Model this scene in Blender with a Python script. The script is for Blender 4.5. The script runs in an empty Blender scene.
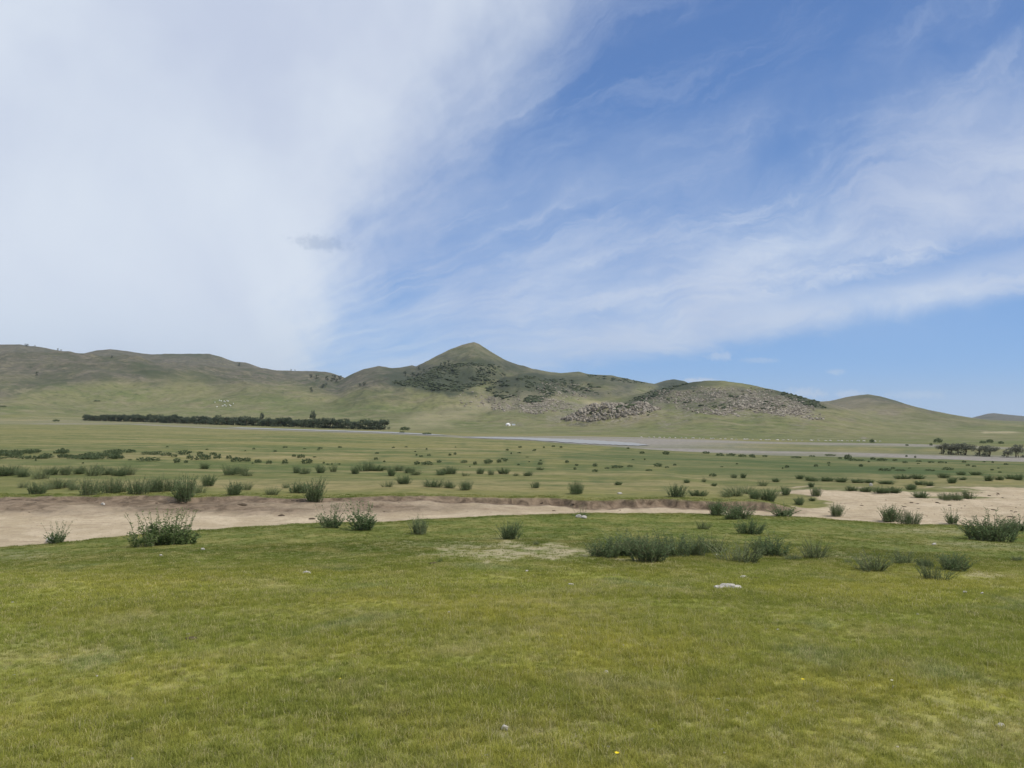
import bpy, bmesh, math, random
import numpy as np
from mathutils import Vector, Matrix, Euler
random.seed(7); RNG = np.random.default_rng(11)
R = math.radians
C = bpy.context.scene.collection
F = 750.0; EYE = 1.7
PITCH = math.atan(32.5/750); ROLL = R(0.61)

# ------------------------------------------------------------------ camera
fwd = np.array([0, math.cos(PITCH), math.sin(PITCH)]); up0 = np.array([0, -math.sin(PITCH), math.cos(PITCH)]); r0 = np.array([1., 0, 0])
rt = math.cos(ROLL)*r0 + math.sin(ROLL)*up0
up = -math.sin(ROLL)*r0 + math.cos(ROLL)*up0
cam_d = bpy.data.cameras.new('camera'); cam = bpy.data.objects.new('camera', cam_d); C.objects.link(cam)
cam_d.sensor_width = 36; cam_d.lens = F/1024*36; cam_d.clip_start = .05; cam_d.clip_end = 40000
cam.matrix_world = Matrix(((rt[0], up[0], -fwd[0], 0), (rt[1], up[1], -fwd[1], 0), (rt[2], up[2], -fwd[2], EYE), (0, 0, 0, 1)))
bpy.context.scene.camera = cam

def ray(x, y): return fwd + rt*(x-512)/F + up*(384-y)/F
def plane(x, y, z):                       # pixel -> point on a level plane
    d = ray(x, y); t = (z-EYE)/d[2]; return d[0]*t, d[1]*t
def azel(x, y):
    d = ray(x, y); return math.atan2(d[0], d[1]), d[2]/math.hypot(d[0], d[1])
def to_px(X, Y, Z):
    Z = Z-EYE
    dep = np.maximum(Y*fwd[1]+Z*fwd[2], .01)
    return 512+F*(X*rt[0]+Z*rt[2]+Y*rt[1])/dep, 384-F*(X*up[0]+Y*up[1]+Z*up[2])/dep

# ------------------------------------------------------------------ noise
def _h(i, j, s):
    n = (i.astype(np.int64)*374761393 + j.astype(np.int64)*668265263 + s*974634777) & 0xffffffff
    n = ((n ^ (n >> 13))*1274126177) & 0xffffffff
    return ((n ^ (n >> 16)) & 0xffff)/65535.0
def vn(x, y, s=0):
    x = np.asarray(x, float); y = np.asarray(y, float)
    i = np.floor(x); j = np.floor(y); u = x-i; v = y-j
    u = u*u*u*(u*(u*6-15)+10); v = v*v*v*(v*(v*6-15)+10)
    return (_h(i, j, s)*(1-u)+_h(i+1, j, s)*u)*(1-v)+(_h(i, j+1, s)*(1-u)+_h(i+1, j+1, s)*u)*v
def fbm(x, y, o=4, s=0, g=.5):
    t = 0; a = 1; n = 0
    for k in range(o):
        t = t+a*vn(x*2**k+k*17.3, y*2**k-k*9.1, s+k); n += a; a *= g
    return t/n
def ss(a, b, x):
    t = np.clip((x-a)/(b-a), 0, 1); return t*t*(3-2*t)

# ------------------------------------------------------------------ terrain height
def tab(pts, z):
    w = sorted(plane(x, y, z) for x, y in pts); return np.array([p[0] for p in w]), np.array([p[1] for p in w])
YN = tab([(0, 545), (80, 539), (160, 533), (230, 528), (300, 522), (380, 521), (450, 518), (500, 516), (600, 513), (700, 513), (800, 516), (850, 519), (900, 523), (960, 525), (1024, 528)], -1.45)
YF = tab([(0, 497), (300, 497), (450, 497), (600, 499.5), (700, 501.5), (760, 503)], -1.3)
YF2 = tab([(700, 503), (765, 501), (785, 489), (800, 484), (850, 485), (880, 492), (905, 490), (925, 485), (960, 483), (1024, 484)], -1.7)
GN = tab([(0, 424.5), (130, 425), (240, 429.5), (390, 434), (470, 438), (530, 440.5), (590, 445), (640, 448.5), (700, 452.5), (768, 455), (896, 457.5), (1024, 462.5)], -5.8)
GF = tab([(0, 421.8), (130, 421.8), (240, 427), (390, 431), (470, 436), (530, 436.2), (590, 436.8), (640, 437.8), (700, 439.5), (768, 441), (896, 443), (1024, 447)], -5.8)
def itp(t, X): return np.interp(X, t[0], t[1])

SKY = {}
def layer(name, pts, Dc, Df, W, p, zf=-6.0, gul=.12, fr=14.):
    a = [azel(x, y) for x, y in pts]
    SKY[name] = dict(az=np.array([q[0] for q in a]), el=np.array([q[1] for q in a]), Dc=Dc, Df=Df, W=W, p=p, zf=zf, gul=gul, fr=fr)
layer('left_range', [(-700, 380), (-400, 350), (-150, 352), (0, 345), (20, 344), (40, 346.5), (60, 350), (75, 354), (85, 353), (97, 350), (110, 349), (130, 351), (150, 354), (170, 354), (190, 354), (210, 354.5), (222, 357), (235, 361), (245, 362), (256, 366), (262, 368.5), (290, 374), (330, 385), (380, 410), (430, 440)], 2500, 420, 1500, 2.0, gul=.2, fr=16)
layer('mid_spur', [(20, 412), (90, 396), (150, 384), (200, 376), (235, 371), (262, 368.5), (280, 370), (300, 370.5), (315, 370), (325, 371), (335, 374), (346, 378), (370, 392), (410, 412), (440, 440)], 1800, 420, 700, 1.9, gul=.15, fr=22)
layer('behind_peak', [(330, 400), (385, 372), (400, 367), (412, 364.5), (425, 368), (450, 380), (480, 420)], 2700, 1500, 500, 1.5)
layer('peak', [(250, 425), (300, 405), (330, 386), (346, 377), (352, 374), (365, 368.5), (378, 366), (392, 368), (405, 367.3), (416.5, 366), (423, 363), (436, 356), (449, 350), (462, 345.6), (469, 343.6), (474, 342.8), (479, 344.6), (482, 346.5), (488, 350), (495, 354), (503, 358.5), (519, 365), (532, 368.2), (550, 371.5), (561, 372.1), (571, 371.5), (578, 370.8), (587, 373), (608, 374.8), (622, 377.5), (642, 381.8), (655, 384), (700, 396), (760, 425)], 1600, 400, 800, 1.75, gul=.13, fr=20)
layer('small_knoll', [(630, 400), (645, 386), (655, 383.2), (665, 380.2), (674, 379), (684, 380.5), (696, 386), (720, 410)], 2000, 1300, 400, 1.2)
layer('rocky_hill', [(545, 432), (570, 420), (590, 411), (620, 402), (650, 392), (675, 385.5), (690, 382.3), (705, 381), (720, 380.8), (735, 382), (750, 384.5), (765, 388), (780, 391.3), (800, 396.5), (815, 401), (830, 405), (850, 411), (880, 420), (930, 436)], 800, 330, 450, 1.5, gul=.16, fr=26)
layer('shoulder', [(440, 440), (470, 412), (490, 396), (505, 386), (520, 382), (540, 386), (560, 395), (590, 404), (620, 420), (640, 440)], 950, 400, 350, 1.45, gul=.2, fr=30)
layer('dome', [(740, 425), (780, 410), (810, 402), (830, 401), (845, 397.3), (860, 394.5), (868, 394), (880, 396), (895, 400), (910, 405), (930, 410), (950, 414), (975, 418.3), (990, 420), (1024, 421.5), (1100, 423), (1300, 424)], 1900, 330, 900, 1.7, gul=.1, fr=16)
layer('far_mountain', [(940, 424), (965, 419.5), (980, 415.5), (988, 413.5), (994, 413), (1005, 414.3), (1024, 416), (1060, 413), (1120, 408), (1300, 410)], 5200, 3000, 1200, 1.3, gul=.05)
OUT = None
SPURS = [(512, 1380, 432, 760, 24, 125), (452, 1300, 385, 780, 13, 100), (55, 1980, 110, 1000, 34, 190), (15, 1950, -30, 1000, 30, 170), (118, 1980, 165, 1000, 32, 170), (205, 1900, 150, 1050, 28, 150), (255, 1450, 215, 800, 18, 110), (310, 1450, 280, 800, 13, 90), (392, 1300, 345, 750, 15, 95),
         (600, 1300, 640, 800, 18, 110), (560, 1250, 545, 850, 14, 90), (885, 1350, 930, 750, 15, 130), (720, 660, 700, 440, 7, 45), (770, 640, 800, 430, 7, 50)]
def smax(a, b, k):
    h = np.clip(.5+.5*(a-b)/k, 0, 1); return b*(1-h)+a*h+k*h*(1-h)

FQ = ([-50, 0, 3.5, 6, 10, 14, 20, 23.5, 40], [1.7, 1.7, 1.72, 1.88, 2.25, 2.58, 2.98, 3.15, 3.3])
def height(X, Y, parts=False):
    X = np.asarray(X, float); Y = np.asarray(Y, float)
    yn = itp(YN, X)+.7*(fbm(X*.35, X*0, 3, 5)-.5)
    jit = (fbm(X*.7, Y*.15, 4, 31)-.5)
    yf = itp(YF, X)+1.3*jit+.45*(fbm(X*2.5, Y*1.3, 4, 8)-.5)
    right = ss(9.0, 11.5, X)
    lf = 1-ss(-6, 4, X)
    yf2 = itp(YF2, X)+1.5*jit
    fore = EYE-np.interp(Y*23.5/yn, *FQ)
    fore = fore+.10*(fbm(X*.3, Y*.3, 3, 3)-.5)*ss(2, 6, Y)+.05*(fbm(X*1.4, Y*1.4, 2, 4)-.5)
    yr = itp(GN, X)
    s = np.clip((Y-27)/(yr-27), 0, 1)
    top = -1.3-.22*right
    mead = top+(-5.85-top)*s + (fbm(X*.05, Y*.05, 4, 21)-.5)*.5*ss(30, 70, Y)*(1-ss(.8, 1., s)) + .12*(fbm(X*.4, Y*.4, 3, 22)-.5)
    bot = -1.47-.09*ss(0, 1.5, Y-yn)+.06*(fbm(X*.8, Y*.8, 3, 41)-.5)-.02+.045*(fbm(X*2.2, Y*5, 4, 46)-.5)
    sl = ss(0, 3.2, Y-(yf-3.4))*(.17*lf+.03)*(.6+.8*fbm(X*.9, Y*.9, 3, 42))
    bot = bot+sl*(1-right)+.05*(fbm(X*2.5, Y*3.5, 3, 43)-.5)*ss(0, 3, Y-(yf-3.4))
    z = np.where(Y < yn+.4, fore+(bot-fore)*ss(yn-.5, yn+.4, Y), bot)
    step = ss(yf-.18, yf+.14, Y)*(1-right)+ss(0, 3, Y-yf2+2.5)*right
    z = z*(1-step)+mead*step
    # hills
    d = np.hypot(X, Y); az = np.arctan2(X, Y)
    wr = (fbm(X*.004, Y*.004, 3, 60)-.5)
    lay = {}; gsh = np.zeros_like(z)
    hz = z
    for i, (n, L) in enumerate(SKY.items()):
        inr = (az > L['az'][0]-.2) & (az < L['az'][-1]+.2) & (d > L['Df']*.8)
        zi = np.full_like(hz, -50.)
        if inr.any():
            a = az[inr]; dd = d[inr]; w = wr[inr]
            zc = EYE+L['Dc']*np.interp(a, L['az'], L['el'])
            u = (dd-L['Df'])/(L['Dc']-L['Df']); uu = np.clip(u, 0, 1)
            prof = uu**L['p']
            back = np.clip((dd-L['Dc'])/L['W'], 0, 3)
            prof = prof-np.where(back > 0, 1-np.exp(-(back*1.2)**2), 0)
            g = 1-np.abs(2*fbm(a*L['fr']+w*1.2, dd*.0012+i*7, 4, 70+i, .55)-1)
            amp = L['gul']*4*uu*(1-uu)*np.maximum(zc-L['zf'], 0)
            lay_z = L['zf']+(zc-L['zf'])*prof+(g-.82)*amp*.45*uu
            xx = X[inr]; yy = Y[inr]; hh_ = np.maximum(zc-L['zf'], 0); sc1 = L['Dc']/1600.
            r1 = 1-np.abs(2*fbm(xx/(150*sc1)+w, yy/(230*sc1), 4, 200+i, .55)-1)
            r2 = 1-np.abs(2*fbm(xx/(45*sc1)+w*3, yy/(80*sc1), 4, 220+i, .55)-1)
            edge = 1-ss(.75, 1., uu)*.8
            lay_z = lay_z+((r1-.8)*.23*uu**.7+(r2-.8)*.085*uu**.6)*hh_*edge*np.clip(uu*8, 0, 1)
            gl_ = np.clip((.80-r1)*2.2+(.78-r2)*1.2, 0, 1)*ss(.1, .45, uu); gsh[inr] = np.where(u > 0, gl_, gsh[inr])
            lay_z = lay_z+(fbm(a*120, dd*.03, 3, 90+i)-.5)*.012*hh_*uu
            zi[inr] = np.where(u > 0, lay_z, -50.)
        lay[n] = zi
        k = np.clip((d-300)/250, .05, 6)
        hz = np.where(zi > -49, smax(hz, zi, k), hz)
    for (xa, da, xb, db, A_, W_) in SPURS:
        a0_ = azel(xa, 400)[0]; a1_ = azel(xb, 400)[0]; p0 = (da*math.sin(a0_), da*math.cos(a0_)); p1 = (db*math.sin(a1_), db*math.cos(a1_))
        vx, vy = p1[0]-p0[0], p1[1]-p0[1]; ll = math.hypot(vx, vy); vx /= ll; vy /= ll
        tx = X-p0[0]; ty = Y-p0[1]; al = (tx*vx+ty*vy)/ll; pe = np.abs(-tx*vy+ty*vx+60*wr)
        hz = hz+np.where((al > 0) & (al < 1), A_*np.sin(np.pi*np.clip(al, 0, 1)**.8)*np.clip(1-pe/W_, 0, 1)**1.25, 0)
    if OUT is not None:
        e = ((X-OUT[0])/(OUT[1]*.060))**2+((Y-OUT[1]-14)/20.)**2
        hz = hz+OUT[1]*.023*np.exp(-e**1.6)*(.7+.6*fbm(X*.08, Y*.08, 3, 55))
    else: e = 0
    z = np.where(d > 250, hz, z)
    if parts: return z, dict(yn=yn, yf=yf, yf2=yf2, right=right, lf=lf, s=s, yr=yr, d=d, az=az, lay=lay, e=e, gul=gsh)
    return z
_T = 2*np.exp(np.linspace(0, math.log(4000), 520))
def at_many(xs, ys):
    xs = np.asarray(xs, float); ys = np.asarray(ys, float); out = np.full((len(xs), 3), np.nan)
    for c0 in range(0, len(xs), 400):
        x = xs[c0:c0+400]; y = ys[c0:c0+400]
        D = fwd[None]+rt[None]*((x-512)/F)[:, None]+up[None]*((384-y)/F)[:, None]; D = D/np.hypot(D[:, 0], D[:, 1])[:, None]
        T = np.broadcast_to(_T, (len(x), len(_T)))
        for it_ in range(2):
            Zr = EYE+D[:, 2:3]*T; below = Zr < height(D[:, 0:1]*T, D[:, 1:2]*T); k = below.argmax(1); ok = below.any(1) & (k > 0)
            r_ = np.arange(len(x)); hi = T[r_, k]; lo = T[r_, np.maximum(k-1, 0)]
            if it_ == 0: ok0 = ok; T = lo[:, None]+(hi-lo)[:, None]*np.linspace(-.02, 1.02, 24)[None]
        P_ = D*hi[:, None]; P_[:, 2] = height(P_[:, 0], P_[:, 1]); P_[~ok0] = np.nan; out[c0:c0+400] = P_
    return out
def at(x, y):
    p = at_many([x], [y])[0]
    if np.isnan(p[0]): raise RuntimeError('ray misses ground %s %s' % (x, y))
    return Vector(p)
_o = at(614, 422.5); OUT = (_o.x, _o.y); print('outcrop at', OUT)
def ats(pts): return [at(*p) for p in pts]

# ------------------------------------------------------------------ object helpers
def tag(o, label=None, cat=None, group=None, kind=None):
    if label: o['label'] = label
    if cat: o['category'] = cat
    if group: o['group'] = group
    if kind: o['kind'] = kind
    return o
def link(name, me, mat=None, parent=None, loc=None):
    o = bpy.data.objects.new(name, me); C.objects.link(o)
    if mat is not None and me is not None and len(me.materials) == 0: me.materials.append(mat)
    if parent is not None: o.parent = parent
    if loc is not None: o.location = loc
    return o
def mesh(name, V, Fc, smooth=False, uv=None):
    me = bpy.data.meshes.new(name); me.from_pydata([tuple(map(float, v)) for v in V], [], Fc); me.update()
    if smooth: me.polygons.foreach_set('use_smooth', [True]*len(me.polygons))
    return me
def npmesh(name, V, Q, n=4, smooth=True, attrs=None):
    me = bpy.data.meshes.new(name)
    V = np.ascontiguousarray(V, np.float32); Q = np.ascontiguousarray(Q, np.int32)
    me.vertices.add(len(V)); me.vertices.foreach_set('co', V.ravel())
    me.loops.add(Q.size); me.loops.foreach_set('vertex_index', Q.ravel())
    me.polygons.add(len(Q)); me.polygons.foreach_set('loop_start', np.arange(0, Q.size, n, dtype=np.int32))
    me.polygons.foreach_set('loop_total', np.full(len(Q), n, np.int32))
    me.update(calc_edges=True)
    me.polygons.foreach_set('use_smooth', np.full(len(Q), smooth))
    for k, v in (attrs or {}).items():
        a = me.attributes.new(k, 'FLOAT', 'POINT'); a.data.foreach_set('value', np.ascontiguousarray(v, np.float32))
    return me

# ------------------------------------------------------------------ node helpers
class NT:
    def __init__(s, nt): s.t = nt; s.n = nt.nodes; s.l = nt.links
    def new(s, t, **k):
        n = s.n.new(t)
        for a, b in k.items(): setattr(n, a, b)
        return n
    def put(s, sock, v):
        if v is None: return
        if isinstance(v, bpy.types.NodeSocket): s.l.new(v, sock)
        else: sock.default_value = v
    def m(s, op, a, b=None, c=None, clamp=False):
        n = s.new('ShaderNodeMath', operation=op); n.use_clamp = clamp
        for i, v in enumerate((a, b, c)): s.put(n.inputs[i], v)
        return n.outputs[0]
    def mix(s, f, a, b, typ='MIX'):
        n = s.new('ShaderNodeMix', data_type='RGBA', blend_type=typ, clamp_factor=True)
        s.put(n.inputs[0], f)
        for i, v in ((6, a), (7, b)): s.put(n.inputs[i], v if isinstance(v, bpy.types.NodeSocket) else (*v, 1))
        return n.outputs[2]
    def noise(s, vec, scale, detail=4, rough=.55, dist=0, dim='3D', w=None):
        n = s.new('ShaderNodeTexNoise'); n.noise_dimensions = dim
        s.put(n.inputs['Vector'], vec); n.inputs['Scale'].default_value = scale; n.inputs['Detail'].default_value = detail
        n.inputs['Roughness'].default_value = rough; n.inputs['Distortion'].default_value = dist
        return n.outputs[0]
    def ramp(s, f, a, b, x=0., y=1.):                 # smooth remap a..b -> x..y
        n = s.new('ShaderNodeMapRange', interpolation_type='SMOOTHSTEP')
        s.put(n.inputs[0], f)
        for i, v in ((1, a), (2, b), (3, x), (4, y)): s.put(n.inputs[i], v)
        return n.outputs[0]
    def attr(s, name, typ='GEOMETRY'):
        n = s.new('ShaderNodeAttribute', attribute_name=name, attribute_type=typ); return n.outputs['Fac']
    def xyz(s, x, y, z=0.):
        n = s.new('ShaderNodeCombineXYZ')
        for i, v in enumerate((x, y, z)): s.put(n.inputs[i], v)
        return n.outputs[0]
def L(r, g, b):                                      # sRGB 0-255 -> linear
    f = lambda c: (c/255/12.92) if c/255 <= .04045 else ((c/255+.055)/1.055)**2.4
    return (f(r), f(g), f(b))
def mat(name, rough=.9, spec=.2):
    m = bpy.data.materials.new(name); m.use_nodes = True; t = NT(m.node_tree)
    b = t.n['Principled BSDF']; b.inputs['Roughness'].default_value = rough; b.inputs['Specular IOR Level'].default_value = spec
    return m, t, b

def turf_color(t, pos):
    """colour of short steppe grass by place: green, yellow green, straw and bluish weed patches"""
    n1 = t.noise(pos, .22, 4, .6); n2 = t.noise(pos, 1.1, 4, .65); n3 = t.noise(pos, .55, 3, .6, .6); n4 = t.noise(pos, 5., 3, .6)
    c = t.mix(t.ramp(n1, .38, .62), TG['green'], TG['yellow'])
    c = t.mix(t.ramp(n2, .47, .74, 0, .7), c, TG['straw'])
    c = t.mix(t.ramp(n3, .56, .72, 0, .7), c, TG['blue'])
    c = t.mix(t.ramp(n4, .38, .7, 0, .45), c, TG['dark'])
    sp_ = t.new('ShaderNodeSeparateXYZ'); t.l.new(pos, sp_.inputs[0])     # damper, greener turf below the brow
    dd_ = t.m('ADD', sp_.outputs[1], t.m('MULTIPLY', t.m('SUBTRACT', n1, .5), 9.))
    return t.mix(t.ramp(dd_, 10., 15., 0, .8), c, t.mix(t.ramp(n2, .40, .68), (.078, .108, .024), (.185, .180, .055)))
TG = dict(green=(.230, .245, .052), yellow=(.318, .298, .064), straw=(.390, .345, .155), blue=(.215, .245, .110), dark=(.118, .140, .030))

# ---- ground material
gm, t, b = mat('ground', .95, .1)
geo = t.new('ShaderNodeNewGeometry'); pos = geo.outputs['Position']
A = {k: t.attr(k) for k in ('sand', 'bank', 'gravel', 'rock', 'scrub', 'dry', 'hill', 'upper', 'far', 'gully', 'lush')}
near = turf_color(t, pos)
# far meadow: patches of dry and fresh pasture tens of metres long
sep = t.new('ShaderNodeSeparateXYZ'); t.l.new(pos, sep.inputs[0])
pst = t.xyz(t.m('MULTIPLY', sep.outputs[0], .25), t.m('MULTIPLY', sep.outputs[1], 1.3), sep.outputs[2])
f1 = t.noise(pst, .045, 5, .6); f2 = t.noise(pst, .16, 4, .6); f3 = t.noise(pos, 1.3, 3, .6)
far = t.mix(t.ramp(f1, .40, .62), (.100, .122, .040), (.195, .178, .066))
far = t.mix(t.ramp(f2, .46, .66, 0, .85), far, (.265, .220, .105))
far = t.mix(t.ramp(f3, .40, .70, 0, .45), far, (.060, .082, .028))
f4 = t.noise(t.xyz(t.m('MULTIPLY', sep.outputs[0], .5), sep.outputs[1], 0.), .55, 5, .7); far = t.mix(t.ramp(f4, .48, .66, 0, .5), far, (.290, .245, .115))
far = t.mix(t.m('MULTIPLY', A['lush'], t.ramp(f2, .30, .55, .9, .45)), far, (.062, .092, .034))
base = t.mix(A['far'], near, far)
# hills
h1 = t.noise(pos, .006, 5, .6); h2 = t.noise(pos, .03, 5, .65); h3 = t.noise(pos, .15, 4, .6)
hill = t.mix(t.ramp(h1, .35, .65), (.128, .146, .056), (.185, .176, .082))
hill = t.mix(t.ramp(h2, .48, .70, 0, .6), hill, (.215, .180, .110))
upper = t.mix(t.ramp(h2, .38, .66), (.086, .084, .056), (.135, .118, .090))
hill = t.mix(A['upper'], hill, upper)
hill = t.mix(t.ramp(h3, .45, .70, 0, .55), hill, (.058, .068, .034))
h4 = t.noise(pos, .045, 8, .8, .3); hill = t.mix(t.ramp(h4, .50, .60, 0, .5), hill, (.235, .205, .125)); hill = t.mix(t.ramp(h4, .36, .46, .5, 0), hill, (.070, .088, .038))
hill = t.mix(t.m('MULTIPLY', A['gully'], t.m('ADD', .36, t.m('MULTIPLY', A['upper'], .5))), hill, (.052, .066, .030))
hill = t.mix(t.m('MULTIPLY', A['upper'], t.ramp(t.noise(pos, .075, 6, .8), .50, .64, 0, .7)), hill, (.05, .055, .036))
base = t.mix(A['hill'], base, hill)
rk = t.mix(t.ramp(t.noise(pos, .5, 5, .8), .40, .60), (.10, .088, .062), (.30, .265, .205))
base = t.mix(t.m('MULTIPLY', A['rock'], t.ramp(t.noise(pos, .22, 4, .7), .42, .56)), base, rk)
base = t.mix(t.m('MULTIPLY', A['scrub'], t.ramp(t.noise(pos, .05, 6, .75), .28, .52, .55, .95)), base, (.050, .060, .036))
g1 = t.noise(pos, .9, 5, .7)
grav = t.mix(t.ramp(g1, .3, .7), (.185, .17, .145), (.285, .26, .22))
base = t.mix(A['gravel'], base, grav)
base = t.mix(t.m('MULTIPLY', A['dry'], t.ramp(t.noise(pos, 2.5, 4, .7), .30, .62)), base, (.36, .31, .19))
s1 = t.noise(pos, .8, 6, .6, .5); s2 = t.noise(pos, 7., 5, .7)
sand = t.mix(t.ramp(s1, .32, .68), (.40, .325, .210), (.53, .44, .305))
sand = t.mix(t.ramp(s2, .30, .70, .35, 0), sand, (.26, .19, .13))
soil = t.mix(t.ramp(t.noise(pos, 2.2, 5, .7, .8), .35, .65), (.065, .045, .030), (.21, .155, .105))
sst = t.noise(t.xyz(t.m('MULTIPLY', sep.outputs[0], .8), t.m('MULTIPLY', sep.outputs[1], 3.), 0.), .9, 6, .7, .6)
sand = t.mix(t.ramp(sst, .50, .68, 0, .6), sand, (.24, .18, .12)); sand = t.mix(t.ramp(t.noise(pos, 14., 3, .7), .56, .68, 0, .7), sand, (.16, .12, .085))
bnk = t.m('MULTIPLY', A['bank'], t.ramp(sst, .3, .7, 1., .8))
base = t.mix(A['sand'], base, t.mix(bnk, sand, soil))
t.l.new(base, b.inputs['Base Color'])
bh = t.m('ADD', t.m('MULTIPLY', t.noise(pos, 9., 5, .75), .06), t.m('MULTIPLY', t.noise(pos, .35, 5, .7), t.m('MULTIPLY', A['hill'], .9)))
bn = t.new('ShaderNodeBump'); bn.inputs['Strength'].default_value = .7; bn.inputs['Distance'].default_value = 1.
t.l.new(bh, bn.inputs['Height']); t.l.new(bn.outputs[0], b.inputs['Normal'])

# ------------------------------------------------------------------ ground sheet
azf = np.radians(np.arange(-41, 41.01, .095)); azc = np.radians(np.concatenate([np.arange(-180, -41, 2.5), ])); azd = np.radians(np.arange(43, 180, 2.5))
AZ = np.concatenate([azc, azf, azd]); na = len(AZ)
DS = np.concatenate([[.02, .5, 1.], np.arange(1.5, 17, .16), np.arange(17, 31, .075), 31*np.exp(np.arange(0, math.log(9500/31.), .0078)), ])
nd = len(DS)
DD, AA = np.meshgrid(DS, AZ, indexing='ij'); X = (DD*np.sin(AA)).ravel(); Y = (DD*np.cos(AA)).ravel()
Z, P = height(X, Y, True)
px, py = to_px(X, Y, Z)
front = Y > 1
WARP = fbm(px*.045, py*.16, 5, 171)
def blob(x, y, rx, ry, rot=0, soft=.7):
    c, s_ = math.cos(rot), math.sin(rot); dx = px-x; dy = py-y
    q = np.sqrt(((dx*c+dy*s_)/rx)**2+((-dx*s_+dy*c)/ry)**2)*(1+1.5*(WARP-.5))
    return (1-ss(1-soft, 1+soft, q))*front
isl = ((X-plane(772, 497, -1.55)[0])/1.9)**2+((Y-plane(772, 497, -1.55)[1])/3.6)**2
isl2 = ((X-plane(800, 503, -1.55)[0])/1.6)**2+((Y-plane(800, 500, -1.55)[1])/1.1)**2
ed = .5*(fbm(X*2.2, Y*2.2, 4, 77)-.5)
sfar = np.where(X < 10.2, P['yf']+.12, P['yf2'])
sand = ss(-.12, .12, Y-P['yn']+ed)*(1-ss(-.1, .15, Y-sfar+np.where(X < 10.2, 0, ed*3)))
sand = sand*(1-(P['right'] > .0)*(1-ss(.8, 1.15, isl+ed*1.2)))*(1-(1-ss(.8, 1.15, isl2+ed*1.2)))
for (ix, iy, rx_, ry_) in ((862, 489, 5.5, 1.6), (905, 491, 3.4, 1.3), (955, 499, 2.0, .5), (1000, 487, 3., 1.), (920, 486, 3., 1.2)):
    qx, qy = plane(ix, iy, -1.65); sand = sand*(1-(1-ss(.7, 1.3, np.sqrt(((X-qx)/rx_)**2+((Y-qy)/ry_)**2)+ed*1.6))*.9)
sand = sand*(P['d'] < 60)
bank = np.clip(ss(-3.6, -1.8, Y-P['yf'])*P['lf']*(.35+.9*fbm(X*.5, Y*.8, 3, 61))+ss(-.75, -.3, Y-P['yf']), 0, 1)*(1-P['right'])
gn = itp(GN, X); gf = itp(GF, X); gj = (fbm(X*.02, Y*.03, 4, 63)-.5)
gravel = ss(-3, 3, Y-gn-14*gj)*(1-ss(-4, 6, Y-gf-30*gj))
q_ = (Y-gn)/np.maximum(gf-gn, 1)
strips = np.maximum(1-ss(.10, .24, q_+.25*gj), ss(.62, .72, q_+.25*gj)*(1-ss(.9, 1.0, q_))*.8)
gravel = gravel*np.where(px > 640, 1-(1-strips)*ss(640, 800, px)*.85, 1)*(.25+.75*ss(380, 480, px))*(.6+.4*ss(.35, .55, fbm(X*.02+3, Y*.05, 4, 64)))*(P['d'] > 80)
gravel = np.maximum(gravel, .8*ss(-2, 1, Y-gn)*(1-ss(.1, .4, q_))*ss(0, 60, px)*(px < 460)*(P['d'] > 80))
hill = ss(-5, 60, Y-gf)*(P['d'] > 150)
hb = Z+6
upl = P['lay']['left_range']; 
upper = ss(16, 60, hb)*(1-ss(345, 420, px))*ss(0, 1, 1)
upper = np.clip(ss(396, 374, py-22*(fbm(px*.012, py*.03, 4, 81)-.5)*2)*(1-ss(330, 450, px))+blob(800, 400, 90, 12)*.5+blob(930, 415, 70, 8)*.35+blob(473, 356, 70, 22)*.6+blob(380, 378, 60, 14)*.8+blob(870, 402, 60, 9)*.6+blob(580, 380, 90, 14)*.55, 0, 1)  # greyer rock and scrub tone; on the left hills also paints in cloud shade
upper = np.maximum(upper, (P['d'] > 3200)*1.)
scrub = np.clip(blob(455, 377, 52, 13, -.1)+blob(430, 386, 38, 5, .1)+blob(520, 391, 34, 12, .1)*.8+blob(560, 387, 46, 7, .15)*.6+blob(610, 381, 50, 5, .1)*.6+blob(545, 378, 30, 3)*.7+blob(660, 392, 50, 5, -.35)*.9+blob(700, 384, 26, 4)*.6+blob(805, 401, 24, 4, .35)+blob(770, 392, 26, 4, .2)*.6+blob(720, 400, 70, 9)*.45, 0, 1)*hill
rock = np.clip(blob(725, 401, 85, 13, .1)+blob(525, 404, 42, 8, .05)+blob(612, 413, 56, 9)*1.+blob(560, 394, 30, 7)*.5+blob(780, 405, 40, 8, .3)+blob(490, 398, 30, 12)*.3, 0, 1)*hill
def dryness():
    return np.clip(blob(505, 550, 85, 10)*.7+blob(470, 556, 60, 4)*.4+blob(575, 553, 50, 5, .1)*.7+blob(985, 576, 30, 4)*.6+blob(850, 557, 34, 3, .1)*.6+blob(975, 545, 60, 3, .05)*.45+blob(930, 531, 40, 3)*.5+blob(60, 648, 60, 9)*.35+blob(970, 725, 60, 25)*.4+blob(230, 735, 70, 14)*.3+blob(560, 735, 90, 12)*.25+blob(20, 556, 40, 5)*.35+blob(650, 566, 60, 4)*.3+blob(480, 752, 420, 26)*.3+blob(760, 715, 200, 14)*.2, 0, 1)
dry = np.clip(dryness()*(P['d'] < 40)+blob(470, 410, 60, 7, -.2)*.5*hill+blob(600, 404, 24, 2.5, .2)*.9+blob(855, 405, 60, 8, .25)*.35+blob(1003, 432.3, 14, .8)*1.6, 0, 1)
far = ss(22, 34, Y)
attrs = dict(sand=sand, bank=bank, gravel=gravel, rock=rock, scrub=scrub, dry=dry, hill=hill, upper=upper, far=far, gully=P['gul']*hill, lush=np.clip(blob(860, 462, 300, 12)+blob(640, 456, 110, 6)*.8+blob(60, 452, 120, 5)*.5+blob(800, 475, 130, 10)*.6, 0, 1)*(P['d'] < 260))
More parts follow.
